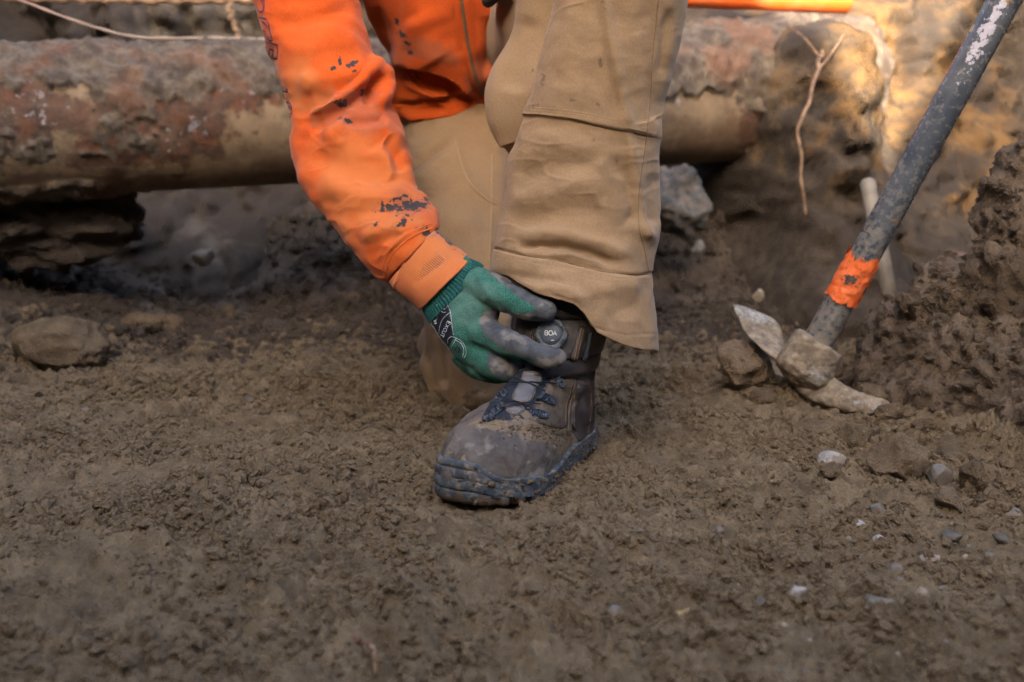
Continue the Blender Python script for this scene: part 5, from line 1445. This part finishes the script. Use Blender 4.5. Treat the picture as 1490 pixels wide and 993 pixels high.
# rear boot, toe tucked on the ground behind the kneeling leg
rb = empty('boot', (-0.09, 2.05, 0)); rb.parent = person; rb.matrix_parent_inverse = Matrix.Translation(person.location).inverted()
def xf(V):
    s_ = (V[:, 0] - HEEL[0]) * AX[0] + (V[:, 1] - HEEL[1]) * AX[1]; l_ = (V[:, 0] - HEEL[0]) * LAT[0] + (V[:, 1] - HEEL[1]) * LAT[1]
    # toe down on the ground, sole facing backwards
    return np.stack([-0.09 + l_, 2.16 - (V[:, 2] - 0.03) * 0.95, 0.045 + np.clip(0.29 - s_, 0, 1) * 0.9 - 0.03], -1)
a1, a2 = remeshed([footV, shaftV], 0.005, 6)[:2]
for nm, V_, F_, m_ in (('upper', a1, a2, M_dl), ('sole', sf, gridF(SP.shape[0], SP.shape[1], True), M_sole)):
    V2 = xf(np.asarray(V_)); o = link(nm, mesh(nm, V2, F_, attrs={'low': np.zeros(len(V2))}), m_); o.parent = rb
    o.matrix_parent_inverse = Matrix.Translation(Vector(rb.location)).inverted()
# head and neck above the frame (bowed towards the boot), one mesh, with a cap
hc = pix(640, -640, 1.42)
Vh = ico5[0].copy()
dh = np.ones(len(Vh))
f_ax = np.array([0.05, -0.75, -0.66]); f_ax /= np.linalg.norm(f_ax)          # the face looks down at the boot
r_ax = np.cross(f_ax, [0, 0, 1]); r_ax /= np.linalg.norm(r_ax); u_ax = np.cross(r_ax, f_ax)
L3 = Vh.copy()                                                             # local: x right, y face, z up
x_, y_, z_ = L3.T
P3 = np.stack([x_ * 0.076, y_ * 0.096, z_ * 0.115], -1)
P3[:, 0] *= 1 - 0.28 * sstep(-0.2, -1.0, z_); 
g = lambda cx, cz, sx, sz: np.exp(-((x_ - cx) / sx) ** 2 - ((z_ - cz) / sz) ** 2) * (y_ > 0)
P3[:, 1] += 0.022 * g(0, -0.12, 0.13, 0.16) + 0.006 * g(0, -0.02, 0.09, 0.25) - 0.010 * (g(-0.38, 0.08, 0.2, 0.12) + g(0.38, 0.08, 0.2, 0.12)) + 0.006 * g(0, 0.24, 0.6, 0.12) + 0.006 * (g(0, -0.47, 0.25, 0.06) + g(0, -0.58, 0.22, 0.06)) + 0.012 * g(0, -0.85, 0.3, 0.2)
ear = np.exp(-((y_ + 0.05) / 0.16) ** 2 - ((z_ + 0.05) / 0.25) ** 2) * (np.abs(x_) > 0.8)
P3[:, 0] += np.sign(x_) * 0.014 * ear
Wh = hc + P3[:, :1] * r_ax + P3[:, 1:2] * f_ax + P3[:, 2:] * u_ax
nk = tube([hc - u_ax * 0.06 - f_ax * 0.02, hc - u_ax * 0.12 - f_ax * 0.05, pix(640, -520, 1.60)], [0.05, 0.055, 0.065], 24)
V_, F_, N_ = remeshed([(Wh, ico5[1]), nk], 0.004, 3)
t = NT('skin'); M_skin = t.done((0.52, 0.31, 0.22), 0.55, None, 0.4, Subsurface_Weight=0.1)
body = link('body', mesh('body', V_, F_), M_skin, person)
capm = (ico4[0][:, 2] > 0.05)
cv = ico4[0].copy(); cv = np.stack([cv[:, 0] * 0.084, cv[:, 1] * 0.104, np.where(cv[:, 2] > 0.1, cv[:, 2], 0.1) * 0.128], -1)
cv[:, 1] += np.where((ico4[0][:, 1] > 0.55) & (ico4[0][:, 2] < 0.25), 0.06 * (ico4[0][:, 1] - 0.55), 0)
t = NT('cap_cloth'); M_cap2 = t.done((0.03, 0.03, 0.035), 0.9)
link('cap', mesh('cap', hc + cv[:, :1] * r_ax + cv[:, 1:2] * f_ax + cv[:, 2:] * u_ax, ico4[1]), M_cap2, person)

# ================================================================== STONES, CLODS, CRUMBS
def rock_mat(name, c1, c2, dirt=0.35, rough=0.85):
    t = NT(name)
    c = t.mix(t.mapr(t.noise(40, 6, 0.65), 0.3, 0.7), c1, c2)
    c = t.mix(t.math('MULTIPLY', t.mapr(t.noise(45, 6, 0.7), 0.46, 0.58), dirt), c, (0.20, 0.145, 0.10))
    return t.done(c, rough, t.bump(t.noise(160, 7, 0.7), 0.5, 0.003), 0.25)
M_dark = rock_mat('dark_rock', (0.045, 0.044, 0.043), (0.095, 0.092, 0.088), 0.5)
M_grey = rock_mat('grey_stone', (0.115, 0.106, 0.094), (0.185, 0.172, 0.152), 0.9)
M_slate = rock_mat('slate_stone', (0.062, 0.058, 0.054), (0.12, 0.113, 0.104))
M_pale = rock_mat('pale_stone', (0.25, 0.235, 0.21), (0.42, 0.40, 0.37), 0.85)
M_buff = rock_mat('buff_stone', (0.22, 0.17, 0.12), (0.34, 0.28, 0.20), 0.5)
M_yell = rock_mat('yellow_stone', (0.27, 0.20, 0.09), (0.37, 0.29, 0.145), 0.8)
M_brick = rock_mat('reddish_stone', (0.11, 0.05, 0.035), (0.17, 0.08, 0.05), 0.6)

def rock(name, px_, py_, wpx, hpx, mat, label, cat, seed, cuts=7, lump=0.12, fine=0.03, deep=None, group=None, rot=0.0, sink=0.25, ico=None, pos=None):
    """a stone or clod sitting where the pixel meets the soil; wpx x hpx its size in the photo"""
    base = surf_hit(px_, py_ + hpx * 0.35) if pos is None else np.array(pos, float)
    Y = base[1]; sc = Y / FPX * 1.03
    rx = wpx * sc / 2; rz = hpx * sc / 2 * 1.05; ry = deep if deep else 0.5 * (rx + rz)
    V_, F_ = (ico or ico4); V_ = V_.copy()
    rr = np.random.default_rng(seed)
    for _ in range(cuts):
        n_ = rr.normal(size=3); n_ /= np.linalg.norm(n_); d_ = rr.uniform(0.55, 0.85)
        e_ = V_ @ n_ - d_
        V_ -= np.clip(e_, 0, None)[:, None] * n_ * 0.92
    V_ *= (1 + lump * fbm(V_ + seed, 0.7, 3, seed=seed % 13) + 0.3 * fine * fbm(V_ + seed, 0.16, 3, 0.6, seed=seed % 7))[:, None]
    V_ = V_ / np.abs(V_).max(0) * [rx, ry, rz]
    rm = min(rx, ry, rz); U_ = V_ / rm
    V_ = V_ + (V_ / (np.linalg.norm(V_, axis=1, keepdims=True) + 1e-9)) * (rm * (0.8 * fine * fbm(U_ + seed, 0.5, 4, 0.65, seed=seed % 11)))[:, None]
    ca, sa = math.cos(rot), math.sin(rot)
    V_ = np.stack([V_[:, 0] * ca + V_[:, 2] * sa, V_[:, 1], -V_[:, 0] * sa + V_[:, 2] * ca], -1)
    o = link(name, mesh(name, V_, F_), mat)
    o.location = base + np.array([0, ry * 0.35, rz * (1 - 2 * sink)])
    return tag(o, label, cat, group)

M_clodl = soil_mat('buff_clod', light=(0.42, 0.315, 0.21), dark=(0.20, 0.14, 0.092), warm=(0.40, 0.28, 0.17), bump=0.9)
rock('boulder', 82, 508, 150, 84, M_clod, 'large rounded brown rock on the trench floor below the old pipe', 'rock', 151, 5, 0.14, 0.07, ico=ico5, sink=0.15)
rock('soil_mass', 40, 345, 400, 190, M_fcrumb, 'dark overhanging mass of soil left under the old pipe', 'soil mass', 99, 0, 0.4, 0.25, pos=pix(10, 400, 2.18), ico=ico5, sink=0.06, deep=0.2)
rock('boulder', 985, 282, 110, 110, M_dark, 'grey angular rock under the old pipe beside the tan trousers', 'rock', 102, 14, 0.22, 0.09, pos=pix(985, 300, 2.25) + np.array([0, 0, -0.02]), ico=ico5, sink=0.4)
rock('soil_clod', 1087, 533, 96, 78, M_clodl, 'big brown clod lying under the pale blade of the mattock', 'soil clod', 103, 5, 0.16, 0.08, ico=ico5, rot=0.5, sink=0.2)
rock('soil_clod', 1195, 618, 84, 40, M_clod, 'dark wide clod directly under the mattock point', 'soil clod', 104, 5, 0.2, 0.07, ico=ico5, sink=0.45)
rock('soil_clod', 1313, 662, 92, 80, M_clodl, 'largest soil clod at the foot of the heap', 'soil clod', 105, 6, 0.15, 0.07, ico=ico5, sink=0.3)
rock('soil_clod', 1385, 727, 46, 38, M_clodl, 'reddish fist-sized clod just below the grey angular stone', 'soil clod', 106, 5, 0.15, 0.07, rot=0.4)
rock('soil_clod', 1384, 663, 50, 40, M_clod, 'rough clod resting on the heap above the grey angular stone', 'soil clod', 107, 6, 0.15, 0.06)
rock('soil_clod', 1418, 690, 44, 62, M_clod, 'upright crumbly clod right beside the grey angular stone', 'soil clod', 108, 6, 0.15, 0.08)
rock('soil_clod', 1212, 686, 40, 30, M_clod, 'small clod stuck against the white chalky stone', 'soil clod', 109, 5, 0.2, 0.08)
rock('soil_clod', 1253, 633, 66, 40, M_clod, 'flat clod between the mattock point and the largest clod', 'soil clod', 110, 5, 0.2, 0.07)
rock('soil_clod', 245, 470, 44, 30, M_clod, 'pale clod beside the large rounded rock, on its right', 'soil clod', 111, 6, 0.15, 0.05)
rock('soil_clod', 205, 468, 60, 34, M_clod, 'broad crumbly clod next to the large rounded rock', 'soil clod', 112, 6, 0.15, 0.06)
rock('soil_clod', 1110, 578, 40, 30, M_clod, 'crumbly clod in front of the big clod under the mattock blade', 'soil clod', 113, 5, 0.2, 0.08)
rock('brick_lump', 1385, 376, 56, 26, M_brick, 'reddish brown lump half buried behind the heap', 'rock', 114, 6, 0.15, 0.04, pos=pix(1388, 382, 2.2), sink=0.4)
rock('stone', 1210, 665, 46, 26, M_pale, 'white chalky stone half buried below the mattock point', 'stone', 121, 7, 0.1, 0.03, sink=0.4)
rock('stone', 1367, 694, 44, 36, M_grey, 'grey angular stone at the foot of the heap', 'stone', 122, 10, 0.05, 0.015, sink=0.2, rot=0.3)
rock('stone', 1252, 766, 32, 22, M_pale, 'pale pointed stone chip beside the round white pebble', 'stone', 123, 10, 0.05, 0.01, rot=0.35, sink=0.3)
rock('stone', 1279, 785, 19, 14, M_pale, 'small round white pebble next to the pale pointed chip', 'stone', 124, 4, 0.08, 0.01)
rock('stone', 1277, 739, 28, 20, M_grey, 'grey stone lying above the pale pointed chip', 'stone', 125, 8, 0.08, 0.02, sink=0.4)
rock('stone', 1162, 863, 28, 22, M_pale, 'speckled white rounded stone on bare soil', 'stone', 126, 4, 0.1, 0.02)
rock('stone', 1106, 877, 24, 15, M_slate, 'glossy black stone between the white rounded stone and the yellow lump', 'stone', 127, 9, 0.06, 0.01)
rock('stone', 1284, 877, 58, 26, M_grey, 'long smooth grey stone with a pale top', 'stone', 128, 5, 0.06, 0.01, rot=0.25, sink=0.35)
rock('stone', 1344, 863, 28, 28, M_buff, 'brownish flat stone beside the long smooth grey one', 'stone', 129, 8, 0.06, 0.01, sink=0.35)
rock('stone', 1047, 772, 14, 13, M_grey, 'single blue-grey pebble on the smooth soil', 'stone', 130, 3, 0.05, 0.01)
rock('stone', 1129, 701, 16, 9, M_buff, 'tiny cream pebble between the boot and the heap', 'stone', 131, 4, 0.05, 0.01)
rock('stone', 895, 889, 24, 22, M_grey, 'round dull grey pebble sunk in the soil before the boot', 'stone', 132, 4, 0.06, 0.01, sink=0.35)
rock('stone', 1385, 780, 34, 16, M_slate, 'dark slate chip below the reddish clod', 'stone', 133, 9, 0.05, 0.01)
rock('stone', 1473, 748, 46, 20, M_grey, 'wedge of grey stone at the edge of the heap', 'stone', 134, 9, 0.05, 0.01)
rock('stone', 1458, 783, 34, 16, M_slate, 'slanting dark stone below the wedge of grey stone', 'stone', 135, 9, 0.05, 0.01, rot=0.4)
rock('stone', 1355, 812, 30, 12, M_pale, 'thin pale flake lying flat on the soil', 'stone', 136, 8, 0.05, 0.01)
rock('stone', 1304, 826, 26, 20, M_grey, 'mauve-grey stone pressed level into the soil', 'stone', 137, 5, 0.05, 0.01, sink=0.42)
rock('stone', 1016, 374, 22, 34, M_pale, 'white upright stone on the slope behind the trousers', 'stone', 138, 7, 0.08, 0.02, pos=pix(1016, 376, 2.45))
rock('stone', 1104, 432, 16, 20, M_buff, 'buff pebble behind the tip of the mattock blade', 'stone', 139, 5, 0.08, 0.02, pos=pix(1104, 436, 2.0))
rock('stone', 294, 378, 32, 26, M_buff, 'pale pinkish stone below the old pipe at the wall foot', 'stone', 140, 6, 0.1, 0.02, pos=pix(294, 382, 2.5))
rock('stone', 1297, 641, 16, 10, M_pale, 'small pale pebble on the heap beside the largest clod', 'stone', 141, 5, 0.05, 0.01)
rock('stone', 1427, 450, 9, 9, M_grey, 'tiny bluish pebble high on the heap', 'stone', 142, 5, 0.05, 0.01)
rock('stone', 363, 581, 16, 10, M_slate, 'dark greenish pebble on the open floor', 'stone', 143, 5, 0.05, 0.01)
rock('stone', 123, 598, 14, 10, M_grey, 'pale grey pebble below the large rounded rock', 'stone', 144, 5, 0.05, 0.01)
rock('yellow_lump', 1004, 888, 54, 22, M_yell, 'crumbly yellow lump pressed into the soil', 'soil lump', 145, 4, 0.3, 0.3, sink=0.46)
# more small pebbles of the same kind strewn over the right foreground
pr = np.random.default_rng(5)
mats = [M_grey, M_slate, M_buff, M_grey]
for k in range(34):
    x_ = pr.uniform(930, 1485); y_ = pr.uniform(720, 985)
    w_ = pr.uniform(8, 20)
    rock('pebble', x_, y_, w_, w_ * pr.uniform(0.5, 0.8), mats[k % 4], 'small dull pebble sunk in the soil below the heap', 'pebble', 300 + k, 6, 0.06, 0.01, group='small pebbles in the foreground soil', sink=0.44)
# loose clods round the heap foot and over the floor
for k in range(62):
    if k < 46:
        a_ = pr.uniform(-0.2, 1.0); x_ = 1180 + 310 * a_ + pr.normal(0, 25); y_ = 560 + 170 * max(a_, 0) + pr.normal(0, 22)
        w_ = 13 + 34 * pr.random() ** 2; lab = 'brown crumbly clod scattered along the foot of the heap'; grp = 'clods along the foot of the heap'
    else:
        x_ = pr.uniform(20, 620); y_ = pr.uniform(430, 560); w_ = pr.uniform(10, 22); lab = 'small brown clod on the floor below the old pipe'; grp = 'clods on the floor below the old pipe'
    if x_ > 1480: continue
    rock('soil_clod', x_, y_, w_, w_ * pr.uniform(0.6, 0.9), M_clod, lab, 'soil clod', 400 + k, 5, 0.2, 0.09, group=grp, sink=0.3)
# twigs and fine roots
def twig(pts, r, label):
    A = []
    for x_, y_ in smoothline(pts, 4):
        h_ = surf_hit(x_, y_); A.append(h_ + np.array([0, 0, r * 1.2]))
    A = np.array(A); 
    for _ in range(2): A[1:-1] = 0.25 * A[:-2] + 0.5 * A[1:-1] + 0.25 * A[2:]
    return tag(link('twig', mesh('twig', *tube(A, np.linspace(r, r * 0.5, len(A)), 8)), M_root), label, 'twig')
twig([(518, 936), (530, 943), (543, 952), (547, 968), (546, 990)], 0.0035, 'bent brown twig lying on the soil in front')
twig([(1186, 618), (1196, 632), (1203, 645)], 0.0022, 'thin root lying above the white chalky stone')
twig([(306, 755), (309, 742), (322, 735), (336, 722)], 0.0009, 'fine pale rootlet on the open floor')
# crumbs: loose grains nobody could count, one object each, its grains set by geometry nodes
def crumb_field(name, pts, size, mat, label, seed):
    me = mesh(name, pts, [], attrs={'grain': size})
    o = link(name, me, mat)
    ng = bpy.data.node_groups.new(name, 'GeometryNodeTree')
    ng.interface.new_socket('Geometry', in_out='INPUT', socket_type='NodeSocketGeometry')
    ng.interface.new_socket('Geometry', in_out='OUTPUT', socket_type='NodeSocketGeometry')
    N_, L_ = ng.nodes, ng.links
    gi = N_.new('NodeGroupInput'); go = N_.new('NodeGroupOutput')
    join = N_.new('GeometryNodeGeometryToInstance')
    for v in range(4):
        ico = N_.new('GeometryNodeMeshIcoSphere'); ico.inputs['Subdivisions'].default_value = 3; ico.inputs['Radius'].default_value = 1.0
        sp_ = N_.new('GeometryNodeSetPosition')
        nz = N_.new('ShaderNodeTexNoise'); nz.noise_dimensions = '4D'; nz.inputs['W'].default_value = seed * 7.1 + v * 3.7; nz.inputs['Scale'].default_value = 1.1; nz.inputs['Detail'].default_value = 3; nz.inputs['Roughness'].default_value = 0.6
        sb_ = N_.new('ShaderNodeVectorMath'); sb_.operation = 'SUBTRACT'; sb_.inputs[1].default_value = (0.5, 0.5, 0.5)
        ml = N_.new('ShaderNodeVectorMath'); ml.operation = 'SCALE'; ml.inputs['Scale'].default_value = 2.6
        L_.new(nz.outputs['Color'], sb_.inputs[0]); L_.new(sb_.outputs[0], ml.inputs[0]); L_.new(ml.outputs[0], sp_.inputs['Offset'])
        L_.new(ico.outputs['Mesh'], sp_.inputs['Geometry'])
        sm_ = N_.new('GeometryNodeSetMaterial'); sm_.inputs['Material'].default_value = mat
        L_.new(sp_.outputs[0], sm_.inputs['Geometry']); L_.new(sm_.outputs[0], join.inputs[0])
    iop = N_.new('GeometryNodeInstanceOnPoints'); iop.inputs['Pick Instance'].default_value = True
    at = N_.new('GeometryNodeInputNamedAttribute'); at.data_type = 'FLOAT'; at.inputs['Name'].default_value = 'grain'
    rv = N_.new('FunctionNodeRandomValue'); rv.data_type = 'FLOAT_VECTOR'; rv.inputs[0].default_value = (0, 0, 0); rv.inputs[1].default_value = (6.28, 6.28, 6.28); rv.inputs['Seed'].default_value = seed
    rs = N_.new('FunctionNodeRandomValue'); rs.data_type = 'FLOAT_VECTOR'; rs.inputs[0].default_value = (0.6, 0.6, 0.5); rs.inputs[1].default_value = (1.25, 1.25, 1.0); rs.inputs['Seed'].default_value = seed + 1
    sc_ = N_.new('ShaderNodeVectorMath'); sc_.operation = 'SCALE'
    L_.new(rs.outputs[0], sc_.inputs[0]); L_.new(at.outputs[0], sc_.inputs['Scale'])
    L_.new(gi.outputs[0], iop.inputs['Points']); L_.new(join.outputs[0], iop.inputs['Instance']); L_.new(rv.outputs[0], iop.inputs['Rotation']); L_.new(sc_.outputs[0], iop.inputs['Scale'])
    L_.new(iop.outputs[0], go.inputs[0])
    md = o.modifiers.new('grains', 'NODES'); md.node_group = ng
    return tag(o, label, 'soil crumbs', kind='stuff')
n = 390000
cx_ = rng.uniform(-1.0, 0.95, n); cy_ = 0.50 + 1.75 * rng.random(n) ** 1.35
far = rng.random(n) < 0.15
cx_ = np.where(far, rng.uniform(-1.7, 1.6, n), cx_); cy_ = np.where(far, rng.uniform(1.8, 3.1, n), cy_)
P_ = np.stack([cx_, cy_, np.zeros(n)], -1)
pat = fbm(P_, 0.16, 3, seed=6) + 0.8 * fbm(P_, 0.045, 2, seed=16)
keep = (pat + 0.35 * rng.normal(size=n) > -0.05) & (foot_mask(cx_, cy_, 0.012) < 0.5)
cx_, cy_, pat = cx_[keep], cy_[keep], pat[keep]
i_ = np.clip(np.searchsorted(xs, cx_), 0, len(xs) - 1); j_ = np.clip(np.searchsorted(ys, cy_), 0, len(ys) - 1)
r_ = (0.0007 + 0.0016 * rng.random(len(cx_)) ** 2 + 0.0048 * rng.random(len(cx_)) ** 8) * (0.75 + 0.5 * sstep(-0.2, 0.6, pat)) * (0.8 + 0.35 * cy_ / 1.2) * (1 + 1.2 * sstep(1.6, 2.6, cy_))
# crumbs pushed up against the sole and scraped round it
rg_ = rng.uniform(0, 1, (9000, 2)); ex_ = HEEL[0] - 0.28 + 0.42 * rg_[:, 0]; ey_ = 0.93 + 0.45 * rg_[:, 1]
fm_ = foot_mask(ex_, ey_, 0.022); k_ = (fm_ > 0.12) & (fm_ < 0.9)
ex_, ey_ = ex_[k_], ey_[k_]; er_ = 0.0008 + 0.0034 * rng.random(len(ex_)) ** 3
ii_ = np.clip(np.searchsorted(xs, ex_), 0, len(xs) - 1); jj_ = np.clip(np.searchsorted(ys, ey_), 0, len(ys) - 1)
allp = np.vstack([np.stack([cx_, cy_, GZ[j_, i_] + r_ * 0.15], -1), np.stack([ex_, ey_, GZ[jj_, ii_] + er_ * 0.3], -1)]); allr = np.concatenate([r_, er_])
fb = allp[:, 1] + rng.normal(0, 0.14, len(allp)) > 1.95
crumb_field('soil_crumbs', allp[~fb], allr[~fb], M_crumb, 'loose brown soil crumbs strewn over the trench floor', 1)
crumb_field('soil_crumbs', allp[fb], allr[fb], M_fcrumb, 'darker soil crumbs towards the far wall', 3)  # far grains take a darker soil colour
print('floor crumbs', len(cx_))
hpv = f_heap
sel = rng.integers(0, len(hpv), 60000)
hp = hpv[sel] + rng.normal(0, 0.0015, (len(sel), 3))
kk = (heap_d(hp[:, 0], hp[:, 1]) > -0.02) & (hp[:, 1] < 1.95)
hp = hp[kk]
r_ = 0.0009 + 0.0028 * rng.random(len(hp)) ** 2 + 0.0085 * rng.random(len(hp)) ** 10
crumb_field('heap_crumbs', hp, r_, M_heap, 'crumbs of dark soil clinging to the heap and its foot', 2)
